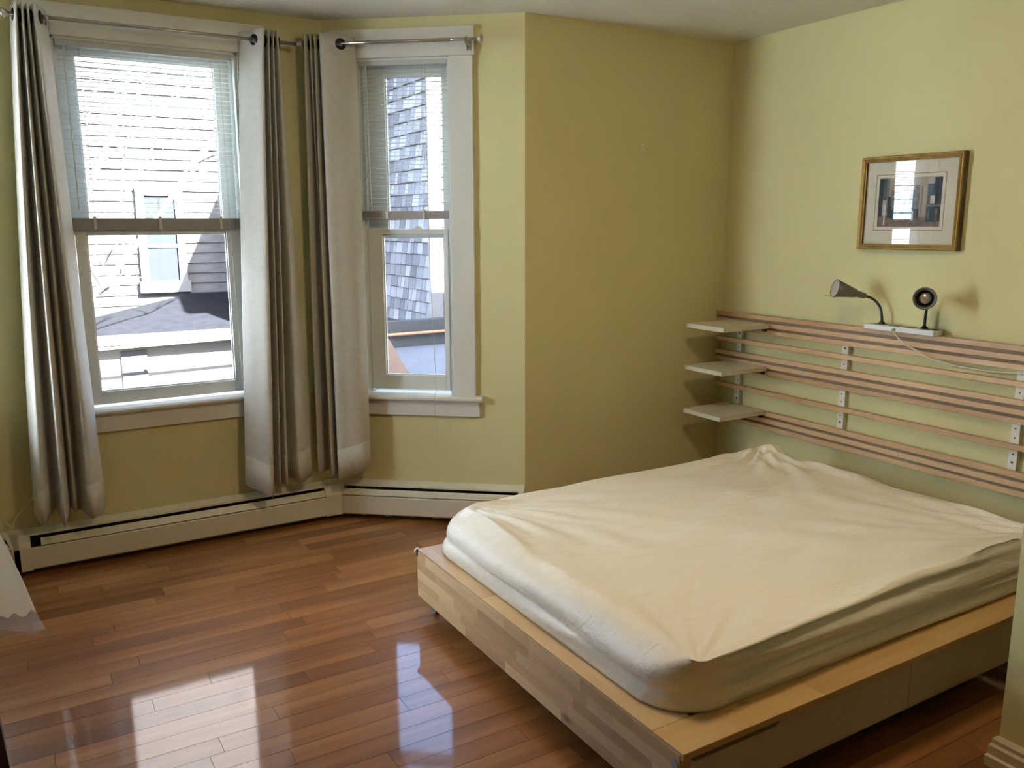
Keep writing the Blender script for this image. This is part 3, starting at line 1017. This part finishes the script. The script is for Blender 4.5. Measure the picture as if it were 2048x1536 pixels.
ink(0, 1, 0, 1, 0)
L1, L2, L3 = 0.0001, 0.0002, 0.0003
ink(0, 1, 0, 0.24, 2, L1)
ink(0, 0.07, 0.2, 1, 1, L1)
ink(0.07, 0.13, 0.55, 1, 3, L1)
ink(0.13, 0.17, 0.3, 1, 6, L1)
ink(0.17, 0.30, 0.35, 0.95, 4, L1)
ink(0.20, 0.28, 0.42, 0.75, 6, L2)
ink(0.15, 0.22, 0.18, 0.62, 1, L2)
ink(0.23, 0.27, 0.14, 0.40, 3, L2)
ink(0.30, 0.36, 0.30, 0.66, 3, L1)
ink(0.36, 0.50, 0.30, 0.9, 5, L1)
ink(0.38, 0.47, 0.40, 0.55, 6, L2)
ink(0.22, 0.66, 0.16, 0.36, 1, L2)
ink(0.30, 0.34, 0.12, 0.30, 4, L3)
ink(0.42, 0.46, 0.12, 0.28, 6, L3)
ink(0.55, 0.58, 0.12, 0.32, 5, L3)
ink(0.50, 0.58, 0.36, 0.74, 3, L1)
ink(0.58, 0.66, 0.36, 0.84, 6, L1)
ink(0.66, 0.78, 0.20, 1.0, 4, L1)
ink(0.69, 0.71, 0.26, 0.82, 2, L2)
ink(0.78, 1.0, 0.10, 0.42, 1, L2)
ink(0.78, 0.88, 0.42, 0.86, 3, L1)
ink(0.88, 1.0, 0.42, 0.98, 1, L1)
ink(0.83, 0.90, 0.46, 0.62, 5, L2)
ink(0.80, 0.83, 0.12, 0.36, 3, L3)
ink(0.91, 0.95, 0.12, 0.36, 6, L3)
ink(0.76, 1.0, 0.40, 0.44, 6, L3)
ink(0.10, 0.12, 0.04, 0.45, 5, L3)
pr.build('print', inks, pf)
part('glass', PGLASS, pf, (3.5295, ya + 0.02, za + 0.02), (3.5312, yb - 0.02, zb - 0.02))

pf.rotation_euler.z = math.radians(1.5)
pf.location.x -= 0.0095

# small hook in the back wall
b = MB().box((2.920, YC - 0.004, 1.912), (2.934, YC, 1.945))
b.tube(catmull([(2.927, YC - 0.003, 1.932), (2.927, YC - 0.016, 1.928), (2.927, YC - 0.020, 1.915), (2.927, YC - 0.016, 1.906), (2.927, YC - 0.010, 1.912)], 5), 0.0028, 8)
single(b.build('wall_hook', mat('painted_brass_hook', (0.80, 0.72, 0.50), 0.4)), 'tiny hook alone on the shadowed wall', 'hook')

# ------------------------------------------------------------------ bed
bx0, bx1, by0, by1, bt = 1.289, 3.43, 1.362, 2.902, 0.270
bed = thing('bed_frame', ((bx0 + bx1) / 2, (by0 + by1) / 2, 0), 'birch platform bed frame with drawers under the mattress', 'bed')
fp = MB().box((bx0 + 0.002, by0 + 0.012, 0.080), (bx0 + 0.022, by1 - 0.002, bt - 0.008)).build('foot_panel', BIRCH_Y, bed)
rng = random.Random(5)
rows_z = [0.076, 0.113, 0.150, 0.187, 0.224, 0.262]
for r in range(5):
    yy = by0 + 0.010
    first = True
    while yy < by1 - 0.001:
        ln = rng.uniform(0.12, 0.34)
        if first:
            ln *= rng.uniform(0.4, 1)
            first = False
        y2 = min(yy + ln, by1 - 0.001)
        if by1 - y2 < 0.05:
            y2 = by1 - 0.001
        MB().box((bx0, yy + 0.00012, rows_z[r] + 0.0001), (bx0 + 0.002, y2 - 0.00012, rows_z[r + 1] - 0.0001)).build('stave', BIRCH_Y, fp)
        yy = y2
# top boards: foot board in two lengths, side boards
part('foot_top_board', BIRCH_Y, bed, (bx0 + 0.002, 1.4785, bt - 0.020), (1.418, 2.377, bt), bevel=0.0015)
part('foot_top_board', BIRCH_Y, bed, (bx0 + 0.002, 2.3775, bt - 0.020), (1.418, by1, bt), bevel=0.0015)
xs = [bx0 + 0.002, 1.80, 2.35, 2.95, bx1]
for i in range(4):
    part('side_top_board', BIRCH_X, bed, (xs[i], by0, bt - 0.020), (xs[i + 1] - 0.0004, 1.4775, bt), bevel=0.0015)
part('side_top_board', BIRCH_X, bed, (1.4185, by1 - 0.11, bt - 0.020), (bx1, by1, bt), bevel=0.0015)
part('head_top_board', BIRCH_Y, bed, (bx1 - 0.1, 1.479, bt - 0.022), (bx1 - 0.001, by1 - 0.111, bt - 0.002))
part('far_side_panel', DRAWER, bed, (bx0 + 0.023, by1 - 0.03, 0.08), (bx1, by1 - 0.014, bt - 0.021))
part('head_panel', BIRCH_Y, bed, (bx1 - 0.02, by0 + 0.04, 0.06), (bx1 - 0.002, by1 - 0.031, bt - 0.023))
part('center_beam', DARKIN, bed, (bx0 + 0.024, 2.10, 0.06), (bx1 - 0.021, 2.16, bt - 0.06))
for k in range(13):
    x = 1.45 + k * 0.145
    part('bed_slat', BIRCH_Y, bed, (x, 1.4785, bt - 0.045), (x + 0.07, by1 - 0.1115, bt - 0.030))
# side rail under the top board and end post by the foot
part('corner_post', BIRCH_X, bed, (bx0 + 0.0225, by0 + 0.012, 0.080), (1.328, by0 + 0.05, bt - 0.0205), bevel=0.001)
part('plinth', DRAWER, bed, (1.329, by0 + 0.045, 0.060), (bx1 - 0.021, by0 + 0.060, 0.098))
part('drawer_shade_panel', DARKIN, bed, (1.329, by0 + 0.055, 0.10), (bx1 - 0.021, by0 + 0.07, bt - 0.021))  # near-black panel, shade behind the drawer cut-outs put into colour


def drawer(x0, x1, flip=False):
    zt, z0 = 0.2435, 0.096
    pts = [(x0, z0), (x1, z0), (x1, zt), (x0 + 0.34, zt), (x0 + 0.30, zt - 0.020), (x0 + 0.012, zt - 0.020), (x0, zt - 0.008)]
    if flip:
        pts = [(x0 + x1 - x, z) for x, z in pts]
    o = MB().poly([(x, by0 + 0.016, z) for x, z in pts], (0, 0.018, 0)).build('drawer', DRAWER, bed, bevel=0.0008)
    for xx in (x0 + 0.08, x1 - 0.08):
        cs = MB()
        cs.lathe((xx - 0.01, by0 + 0.10, 0.024), (1, 0, 0), [(0.0001, 0), (0.024, 0), (0.024, 0.02), (0.0001, 0.02)], 18)
        cs.box((xx - 0.014, by0 + 0.085, 0.03), (xx + 0.014, by0 + 0.115, 0.062))
        cs.build('drawer_caster', BLACK, o)
    return o


drawer(1.330, 2.2065)
drawer(2.2095, 3.085, True)
part('side_filler', DRAWER, bed, (3.088, by0 + 0.016, 0.096), (bx1 - 0.021, by0 + 0.034, 0.2435))
for x, yv in ((1.345, 2.862), (1.345, 1.46), (3.36, 2.86), (3.36, 1.46)):
    lg = MB()
    lg.lathe((x - 0.011, yv, 0.028), (1, 0, 0), [(0.0001, 0), (0.026, 0), (0.028, 0.003), (0.028, 0.019), (0.026, 0.022), (0.0001, 0.022)], 20)
    lg.box((x - 0.016, yv - 0.016, 0.034), (x + 0.016, yv + 0.016, 0.0795))
    lg.build('caster', mat('grey_caster', (0.16, 0.17, 0.18), 0.4), bed)
# metal cap in the near corner and white peg at the far corner
MB().lathe((bx0 - 0.0006, by0 + 0.028, bt - 0.040), (-1, 0, 0), [(0.013, -0.002), (0.013, 0.0012), (0.0001, 0.0014)], 20).build('bolt_cap', GREYP, bed)
MB().lathe((bx0 + 0.006, by1 + 0.001, bt - 0.012), (0, 1, 0), [(0.0135, 0), (0.0135, 0.010), (0.010, 0.014), (0.0001, 0.015)], 20).build('corner_peg', PLAST, bed, smooth=True)
part('peg_washer', BLACK, bed, (bx0 - 0.001, by1 - 0.008, bt - 0.028), (bx0 + 0.012, by1 + 0.0012, bt - 0.001))

# mattress with wrinkled cover
mm, nt, bb = new_mat('mattress_cover')
N, Lk = nt.nodes, nt.links
tc = N.new('ShaderNodeTexCoord')
mp = N.new('ShaderNodeMapping')
mp.inputs['Scale'].default_value = (1.0, 3.2, 3.0)
mp.inputs['Rotation'].default_value = (0, 0, math.radians(-18))
Lk.new(tc.outputs['Object'], mp.inputs[0])
nz = N.new('ShaderNodeTexNoise')
nz.inputs['Scale'].default_value = 7.0
nz.inputs['Detail'].default_value = 7
nz.inputs['Distortion'].default_value = 0.8
Lk.new(mp.outputs[0], nz.inputs['Vector'])
bp = N.new('ShaderNodeBump')
bp.inputs['Strength'].default_value = 0.42
bp.inputs['Distance'].default_value = 0.014
Lk.new(nz.outputs['Fac'], bp.inputs['Height'])
Lk.new(bp.outputs[0], bb.inputs['Normal'])
rp = N.new('ShaderNodeValToRGB')
rp.color_ramp.elements[0].color = (0.84, 0.78, 0.66, 1)
rp.color_ramp.elements[1].color = (0.90, 0.85, 0.74, 1)
Lk.new(nz.outputs['Fac'], rp.inputs[0])
Lk.new(rp.outputs[0], bb.inputs['Base Color'])
bb.inputs['Roughness'].default_value = 0.33
bb.inputs['Specular IOR Level'].default_value = 0.45


def rrect(x0, x1, y0, y1, r, nc=14, ns=70):
    """rounded rectangle, counter-clockwise from the foot/near corner; r = radii (foot-near, head-near, head-far, foot-far)"""
    pts = []
    cs = [((x0 + r[0], y0 + r[0]), r[0], math.pi), ((x1 - r[1], y0 + r[1]), r[1], 1.5 * math.pi), ((x1 - r[2], y1 - r[2]), r[2], 0), ((x0 + r[3], y1 - r[3]), r[3], 0.5 * math.pi)]
    for i in range(4):
        (cx, cy), rr, a0 = cs[i]
        for k in range(nc):
            a = a0 + (math.pi / 2) * k / (nc - 1)
            pts.append((cx + rr * math.cos(a), cy + rr * math.sin(a)))
        (nx, ny), nr, na = cs[(i + 1) % 4]
        ex, ey = pts[-1]
        fx, fy = nx + nr * math.cos(na), ny + nr * math.sin(na)
        for k in range(1, ns):
            t = k / ns
            pts.append((ex + (fx - ex) * t, ey + (fy - ey) * t))
    return pts


mz0, mz1 = 0.272, 0.430
mx0, mx1, my0, my1 = 1.345, 3.205, 1.460, 2.900
botc = rrect(mx0, mx1, my0, my1, (0.17, 0.08, 0.08, 0.16))
ridge = rrect(1.450, 3.170, 1.452, 2.862, (0.03, 0.08, 0.08, 0.07))
ridge = [(x + 0.030 * (yv - 2.15) / 0.7 * max(0.0, 1 - (x - 1.45) / 1.2), yv) for x, yv in ridge]
# the cover rolls over the long near side instead of creasing
ridge = [(x, yv + 0.070 * max(0.0, min(1.0, (x - 1.46) / 1.0)) * max(0.0, 1 - (yv - 1.45) / 0.3)) for x, yv in ridge]
NP = len(botc)
corners = [(1.42, 1.45), (3.17, 1.45), (3.17, 2.86), (1.48, 2.86)]


def wrinkle(x, y):
    h = 0.0
    for i, (cx, cy) in enumerate(corners):
        dx, dy = x - cx, y - cy
        r = math.hypot(dx, dy) + 1e-6
        th = math.atan2(dy, dx)
        amp = (0.0035, 0.0120, 0.0110, 0.0090)[i]
        fall = (0.35, 0.55, 0.38, 0.45)[i]
        f = math.exp(-r / fall) * min(1, r / 0.10)
        h += amp * f * (math.sin(th * 17 + 3.0 * math.sin(r * 6 + i)) + 0.5 * math.sin(th * 31 + 7 * r + i * 2))
    h += 0.0040 * math.sin(9 * y + 2.2 * math.sin(2.5 * x) + 3 * x) * math.sin(3.1 * x + 1.3 * y)
    h += 0.0016 * math.sin(23 * y - 6 * x + 2 * math.sin(4 * x))
    # lifted corner by the headboard shelves
    dx, dy = x - 3.13, y - 2.80
    h += 0.022 * math.exp(-((dx / 0.085) ** 2 + (dy / 0.095) ** 2)) * (1 + 0.45 * math.sin(60 * dx + 35 * dy))
    h += 0.008 * math.exp(-((dx / 0.22) ** 2 + (dy / 0.28) ** 2)) * math.sin(38 * dx - 22 * dy)
    return h


rows = []
# underside centre fan is closed by the first ring
rows.append([Vector((x + (2.3 - x) * 0.06, yv + (2.2 - yv) * 0.06, mz0)) for x, yv in botc])
prof = [(0.03, 0.00), (0.0, 0.06), (0.0, 0.16), (0.02, 0.25), (0.10, 0.33), (0.125, 0.36), (0.11, 0.39), (0.10, 0.47), (0.16, 0.60), (0.30, 0.735), (0.50, 0.85), (0.72, 0.935), (0.88, 0.978), (0.96, 0.994), (1.0, 1.0)]
for i, (g, hz) in enumerate(prof):
    rr = []
    for k in range(NP):
        bxk, byk = botc[k]
        rx, ry = ridge[k]
        side_foot = max(0.0, min(1.0, (1.60 - bxk) / 0.18))
        gg = g
        hh = hz
        # on the long near side the cover runs in soft folds along the edge
        nearside = max(0.0, min(1.0, (1.60 - byk) / 0.1)) * (1 - side_foot)
        x = bxk + (rx - bxk) * gg
        yv = byk + (ry - byk) * gg
        fold = 0.011 * nearside * math.sin(i * 1.9 + bxk * 2.1) + 0.003 * math.sin(i * 1.3 + bxk * 5 + byk * 4)
        z = mz0 + (mz1 - mz0) * hh
        if 0.05 < hh < 0.99:
            yv += fold * (-1 if byk < 2.2 else 1) * nearside
            x += -0.004 * side_foot * math.sin(byk * 9 + i * 0.8)
        if hh >= 0.9:
            z += wrinkle(x, yv) * (hh - 0.9) * 10
        rr.append(Vector((x, yv, z)))
    rows.append(rr)
RT = 80
for j in range(1, RT + 1):
    q = 1 - j / RT
    q = q ** 1.0
    rr = []
    for k in range(NP):
        rx, ry = ridge[k]
        x = 2.36 + (rx - 2.36) * q
        yv = 2.2 + (ry - 2.2) * q
        z = mz1 + wrinkle(x, yv) - 0.006 * min(1.0, (1 - q) * 12)
        rr.append(Vector((x, yv, z)))
    rows.append(rr)
b = MB().grid(rows, close=True)
b.f.append(list(range(NP))[::-1])
b.m.append(0)
mo = b.build('mattress', mm, smooth=True)
single(mo, 'thin cream mattress in a wrinkled glossy cover', 'mattress')

# ------------------------------------------------------------------ draped side table at the left edge
tb = thing('side_table', (-0.47, 2.46, 0), 'dark wood side table under the white cloth', 'table')
part('table_top', DARKWOOD, tb, (-0.80, 2.20, 0.715), (-0.150, 2.72, 0.742), bevel=0.003)
for x, yv, fx, fy in ((-0.170, 2.26, 0.055, 0.03), (-0.185, 2.66, 0.02, 0.02), (-0.77, 2.24, -0.02, -0.02), (-0.77, 2.68, -0.02, 0.02)):
    MB().tube([(x, yv, 0.7145), (x + fx * 0.5, yv + fy * 0.5, 0.36), (x + fx, yv + fy, 0.0)], [0.030, 0.026, 0.022], 4).build('leg', DARKWOOD, tb)
MB().box((-0.75, 2.245, 0.64), (-0.20, 2.262, 0.7145)).build('table_apron', DARKWOOD, tb)


def drape(z_levels, amount, hemw=0.0):
    cx, cy = -0.475, 2.46
    base = rrect(-0.815, -0.140, 2.19, 2.735, (0.02, 0.02, 0.02, 0.02), nc=12, ns=40)
    rows = []
    for z, am in zip(z_levels, amount):
        r = []
        for k, (x, yv) in enumerate(base):
            dirv = Vector((x - cx, yv - cy)).normalized()
            dc = math.hypot(x + 0.140, yv - 2.735)         # distance from the far corner by the window
            flare = 0.125 * math.exp(-(dc / 0.10) ** 2)
            w = 0.012 * math.sin(k * 0.55) * math.exp(-(dc / 0.6) ** 2)
            d2 = Vector((0.93, 0.36)) if dc < 0.3 else dirv
            off = am * (flare + w + 0.004)
            drop = 0.075 * math.exp(-(dc / 0.09) ** 2) * am
            zz = z - drop + (hemw * math.sin(k * 1.3) if z < 0.5 else 0)
            r.append(Vector((x + d2.x * off, yv + d2.y * off, zz)))
        rows.append(r)
    return rows


zl = [0.7445, 0.735, 0.70, 0.65, 0.60, 0.55, 0.50, 0.46]
am = [0.0, 0.20, 0.36, 0.50, 0.62, 0.74, 0.84, 0.92]
rows = drape(zl, am, 0.008)
tc_ = thing('tablecloth', (-0.475, 2.46, 0.35), 'white cloth with a sheer border hanging at the left edge', 'tablecloth')
b = MB().grid(rows, close=True)
b.add([p for p in rows[0]], [tuple(range(len(rows[0])))])
b.build('cloth', CLOTH, tc_, smooth=True)
rows2 = [rows[-1]] + drape([0.43, 0.40], [1.0, 1.10], 0.004)
MB().grid(rows2, close=True).build('sheer_border', SHEER, tc_, smooth=True)

# ------------------------------------------------------------------ ceiling light
cl = thing('ceiling_light', (1.60, 1.70, CEILZ - 0.14), 'round frosted dome light on the ceiling above the bed', 'ceiling light')
MB().lathe((1.60, 1.70, CEILZ), (0, 0, -1), [(0.0001, 0.0), (0.175, 0.0), (0.175, 0.025), (0.165, 0.03), (0.0001, 0.03)], 40).build('mounting_plate', STEEL, cl, smooth=False)
gm, gnt, gb = new_mat('lit_frosted_glass')
gb.inputs['Base Color'].default_value = (0.9, 0.87, 0.8, 1)
gb.inputs['Emission Color'].default_value = (1.0, 0.79, 0.53, 1)
gb.inputs['Emission Strength'].default_value = 18.0
MB().lathe((1.60, 1.70, CEILZ - 0.03), (0, 0, -1), [(0.16, 0.0), (0.158, 0.02), (0.14, 0.055), (0.10, 0.085), (0.05, 0.10), (0.0001, 0.104)], 40).build('dome', gm, cl, smooth=True)
MB().lathe((1.60, 1.70, CEILZ - 0.134), (0, 0, -1), [(0.012, 0), (0.012, 0.008), (0.006, 0.014), (0.0001, 0.015)], 16).build('finial', STEEL, cl, smooth=True)

# ------------------------------------------------------------------ outside
SIDING = mat('weathered_clapboard', (0.055, 0.053, 0.054), 0.7, var=0.45, scale=2.2, stretch=(1, 1, 2.5))
NTRIM = mat('neighbour_trim', (0.13, 0.13, 0.128), 0.6)
SHING = wood('weathered_shingle', (0.035, 0.038, 0.048), (0.085, 0.09, 0.105), (0.17, 0.175, 0.19), 'Z', rough=0.8, grain=3, rnd=1.4, bump=0.3)
ROOFM = mat('slate_roof', (0.006, 0.007, 0.0095), 0.9, spec=0.08, var=0.2, scale=6)
FLATR = mat('grey_flat_roof', (0.085, 0.092, 0.105), 0.8, var=0.06, scale=2)
PARA = mat('dark_flashing', (0.03, 0.032, 0.034), 0.7, var=0.1, scale=4)
NGLASS = mat('dark_window_glass', (0.012, 0.015, 0.02), 0.4, spec=0.1)
DOORM = mat('grey_blue_door', (0.030, 0.036, 0.044), 0.6)
BARK = mat('pale_bark', (0.09, 0.075, 0.06), 0.9, var=0.2, scale=12)
GROUND = mat('pale_gravel', (0.12, 0.115, 0.11), 0.95, var=0.15, scale=3)
b = MB().box((-30, 4.6, -3.2), (40, 45, -3.0))
single(b.build('ground', GROUND), 'pale ground outside between the houses', 'ground', kind='structure')

K = 18.0 / 9.5


def oz(z):
    return 1.53 + (z - 1.53) * K


NY = 18.0
nh = thing('neighbour_house', (2.0, NY, -3.0), 'tall sunlit clapboard house seen through the wide window', 'building')
b = MB().box((-6.0, NY + 0.02, -3.0), (5.6, NY + 9, 11.0))
b.add([(-6.0, NY + 0.02, 11.0), (5.6, NY + 0.02, 11.0), (-0.2, NY + 0.02, 15.5), (-6.0, NY + 9, 11.0), (5.6, NY + 9, 11.0), (-0.2, NY + 9, 15.5)], [(0, 1, 2), (3, 5, 4), (0, 2, 5, 3), (1, 4, 5, 2)])
b.build('body', SIDING, nh)
z = -1.4
me = None
cb_base = world_loc(nh)
while z < 7.0:
    if me is None:
        o = MB().prism([(0.0, 0.0), (0.045, 0.0), (0.012, 0.21), (0.0, 0.21)], -6.0, 5.6, Frame((0, NY), (1, 0))).build('clapboard', SIDING, nh)
        o.data.transform(Matrix.Translation(Vector((0, 0, cb_base.z))))
        me = o.data
    else:
        o = bpy.data.objects.new('clapboard', me)
        COL.objects.link(o)
        o.parent = nh
    o.location = (0, 0, z - cb_base.z)
    z += 0.20
# house window
wx0, wx1 = 1.193 * K, 1.646 * K
wz0_ = oz(0.859)
wz1_ = wz0_ + 2.0
nw = MB()
t_ = 0.15
nw.box((wx0, NY - 0.12, wz0_ + 0.2), (wx0 + t_, NY - 0.02, wz1_ - 0.15))
nw.box((wx1 - t_, NY - 0.12, wz0_ + 0.2), (wx1, NY - 0.02, wz1_ - 0.15))
nw.box((wx0 - 0.04, NY - 0.16, wz0_ - 0.02), (wx1 + 0.04, NY - 0.02, wz0_ + 0.2))
nw.box((wx0, NY - 0.12, wz1_ - 0.15), (wx1, NY - 0.02, wz1_))
nw.box((wx0 + t_, NY - 0.10, wz0_ + 0.86), (wx1 - t_, NY - 0.03, wz0_ + 0.92))
nwo = nw.build('window_frame', NTRIM, nh)
part('pane', NGLASS, nwo, (wx0 + t_, NY - 0.07, wz0_ + 0.2), (wx1 - t_, NY - 0.06, wz0_ + 0.86))
part('pane', NGLASS, nwo, (wx0 + t_, NY - 0.075, wz0_ + 0.92), (wx1 - t_, NY - 0.065, wz1_ - 0.15))

# entrance porch with hipped roof and grey door
po = thing('entrance_porch', (2.2, 15.6, -3.0), 'white porch with slate hip roof below the neighbour window', 'porch')
KP = 15.2 / 9.5


def pz(z):
    return 1.53 + (z - 1.53) * KP


ex0, ex1 = 0.62 * KP, 2.30 * KP
ez = pz(0.42)
b = MB().box((ex0 + 0.15, 15.35, -3.0), (ex1 - 0.15, NY - 0.30, ez))
b.build('wall', NTRIM, po)
pk = (1.66 * K, NY - 0.05, oz(0.84))
hip = (1.40 * KP + 0.35, 16.4, oz(0.62))
rf = MB()
A0, A1, A2, A3 = (ex0, 15.05, ez), (ex1, 15.05, ez), (ex1, NY - 0.30, ez), (ex0, NY - 0.30, ez)
PK = Vector((1.62 * K, NY - 0.30, oz(0.83)))
PR = Vector((1.62 * K + 1.0, NY - 0.30, oz(0.83)))
rf.add([A0, A1, PR, PK], [(0, 1, 2, 3)])
rf.add([A0, PK, A3], [(0, 1, 2)])
rf.add([A1, A2, PR], [(0, 1, 2)])
rf.add([A0, A1, A2, A3], [(0, 1, 2, 3)])
rf.build('roof', ROOFM, po)
part('fascia', NTRIM, po, (ex0, 15.0, ez - 0.14), (ex1, 15.06, ez + 0.02))
do = part('door', DOORM, po, (0.945 * KP, 15.30, -2.6), (1.195 * KP, 15.345, pz(0.24)))
part('door_knob', PARA, do, (1.16 * KP, 15.26, -0.9), (1.18 * KP, 15.30, -0.86))
b = MB().tube([(-8, 14.6, 1.53 + (0.297 - 1.53) * 14.6 / 9.5 - 0.15), (2, 14.6, 1.53 + (0.297 - 1.53) * 14.6 / 9.5), (5.0, 14.6, 1.53 + (0.30 - 1.53) * 14.6 / 9.5 + 0.05)], 0.025, 6)
single(b.build('overhead_cable', mat('copper_cable', (0.50, 0.28, 0.20), 0.6)), 'reddish overhead cable crossing in front of the houses', 'cable')

# shingled wing seen through the narrow window
XW, YW = 5.22, 11.0
wg = thing('shingled_house', (XW + 2, YW + 1, -3.0), 'weathered shingle house corner seen through the narrow window', 'building')
part('body', mat('shaded_underlay', (0.02, 0.021, 0.025), 0.9), wg, (XW, YW, -3.0), (XW + 7, YW + 6.5, 4.3))  # body darkened so shingle gaps paint the row shadow lines
rng = random.Random(11)
z = 0.07
ns = 0
while z < 3.75:
    yv = YW + 0.0 + rng.uniform(0, 0.02)
    while yv < YW + 2.35:
        wv = rng.uniform(0.11, 0.26)
        pts = [(XW - 0.030, yv, z + 0.012 + rng.uniform(-0.008, 0.008)), (XW - 0.030, yv + wv - 0.012, z + 0.012 + rng.uniform(-0.008, 0.008)), (XW - 0.006, yv + wv - 0.012, z + 0.172), (XW - 0.006, yv, z + 0.172)]
        MB().poly(pts, (0.005, 0, 0)).build('shingle', SHING, wg)
        yv += wv
        ns += 1
    z += 0.172
for (yy0, yy1, zz0, zz1) in ((YW + 2.35, YW + 6.5, -3.0, 4.3), (YW, YW + 2.35, 3.76, 4.3)):
    part('upper_siding', mat('shingle_far', (0.09, 0.094, 0.105), 0.9, var=0.3, scale=9), wg, (XW - 0.02, yy0, zz0), (XW - 0.001, yy1, zz1))
part('corner_board', NTRIM, wg, (XW - 0.03, YW - 0.04, 0.05), (XW + 0.16, YW + 0.012, 4.3))
z = 0.1
me = None
wb = world_loc(wg)
while z < 4.1:
    if me is None:
        o = MB().prism([(0.0, 0.0), (0.03, 0.0), (0.008, 0.18), (0.0, 0.18)], XW + 0.16, XW + 7, Frame((0, YW), (1, 0))).build('clapboard', SIDING, wg)
        o.data.transform(Matrix.Translation(Vector((0, 0, wb.z))))
        me = o.data
    else:
        o = bpy.data.objects.new('clapboard', me)
        COL.objects.link(o)
        o.parent = wg
    o.location = (0, 0, z - wb.z)
    z += 0.175
part('roof', ROOFM, wg, (XW - 0.25, YW - 0.25, 4.3), (XW + 7.3, YW + 6.7, 4.45))

fr_ = thing('flat_roof_shed', (5.0, 8.5, -3.0), 'low flat-roofed shed below the shingled house', 'shed')
part('wall', NTRIM, fr_, (2.8, 6.8, -3.0), (8.5, 10.9, -0.22))
part('roof_deck', FLATR, fr_, (2.7, 6.6, -0.22), (8.6, 10.98, -0.14))
part('flashing', PARA, fr_, (2.7, 10.75, -0.14), (8.6, 10.95, 0.22))
MB().tube([(2.7, 10.70, 0.045), (8.6, 10.70, 0.06)], 0.022, 8).build('copper_pipe', mat('copper_pipe', (0.35, 0.14, 0.07), 0.5), fr_)
b = MB().poly([(3.40, 8.60, -0.139), (3.80, 8.60, -0.139), (3.60, 8.72, 0.28), (3.40, 8.72, 0.30)], (0, 0.04, 0))
single(b.build('timber_offcut', mat('tan_board', (0.16, 0.10, 0.065), 0.8)), 'tan board leaning on the flat shed roof', 'board')

# bare tree in front of the tall house
tr = MB()
rng = random.Random(4)


def branch(p, d, ln, r, lev):
    pts = [Vector(p)]
    dd = Vector(d)
    for k in range(5):
        dd = (dd + Vector((rng.uniform(-0.25, 0.25), rng.uniform(-0.2, 0.2), rng.uniform(-0.08, 0.18)))).normalized()
        pts.append(pts[-1] + dd * ln / 5)
    tr.tube(pts, [r * (1 - 0.12 * k) for k in range(6)], 5 if lev else 8, cap=False)
    if lev < 3:
        for k in range(5 if lev < 2 else 4):
            i = rng.randint(2, 5)
            nd = (dd + Vector((rng.uniform(-1, 1), rng.uniform(-0.7, 0.7), rng.uniform(-0.3, 0.7)))).normalized()
            branch(pts[i], nd, ln * rng.uniform(0.5, 0.72), r * 0.45, lev + 1)


branch((0.2, 13.2, -3.0), (0.05, 0, 1), 4.2, 0.13, 0)
branch((0.25, 13.2, -0.2), (0.5, 0, 0.6), 3.2, 0.06, 1)
branch((0.25, 13.2, 0.6), (0.4, 0.1, 0.9), 3.6, 0.06, 1)
single(tr.build('bare_tree', BARK), 'leafless tree standing before the tall clapboard house', 'tree')

# added unseen pale house, reflects cool sunlight into the left bay window
wh = thing('reflector_house', (-5.2, 9.6, -3.0), 'added unseen pale house reflecting sun into the left bay window', 'building')
WHITE = mat('pale_blue_reflector_siding', (0.66, 0.78, 0.90), 0.7, var=0.03)
FW = Frame((-7.6, 5.6), (0.775, 0.63))
FW.n = Vector((0.63, -0.775, 0))
MB().box((-10.0, -6.0, -3.0), (3.6, 0.0, 6.5), FW).build('body', WHITE, wh)
z = -2.9
while z < 6.2:
    MB().prism([(0.0, 0.0), (0.035, 0.0), (0.010, 0.21), (0.0, 0.21)], -10.0, 3.6, FW).build('clapboard', WHITE, wh).location = (0, 0, z)
    z += 0.20
MB().box((-10.3, -6.3, 6.5), (3.9, 0.35, 6.7), FW).build('roof', ROOFM, wh)

# added unseen house block on the right, placed to shade the shed roof
nd = thing('shade_block', (9.0, 0.4, -3.0), 'added unseen block that shades the shed roof', 'building')
MB().box((4.4, -3.0, -3.0), (15.0, 3.7, 6.0)).build('body', SIDING, nd)
MB().box((4.1, -3.3, 6.0), (15.3, 4.0, 6.2)).build('roof', ROOFM, nd)
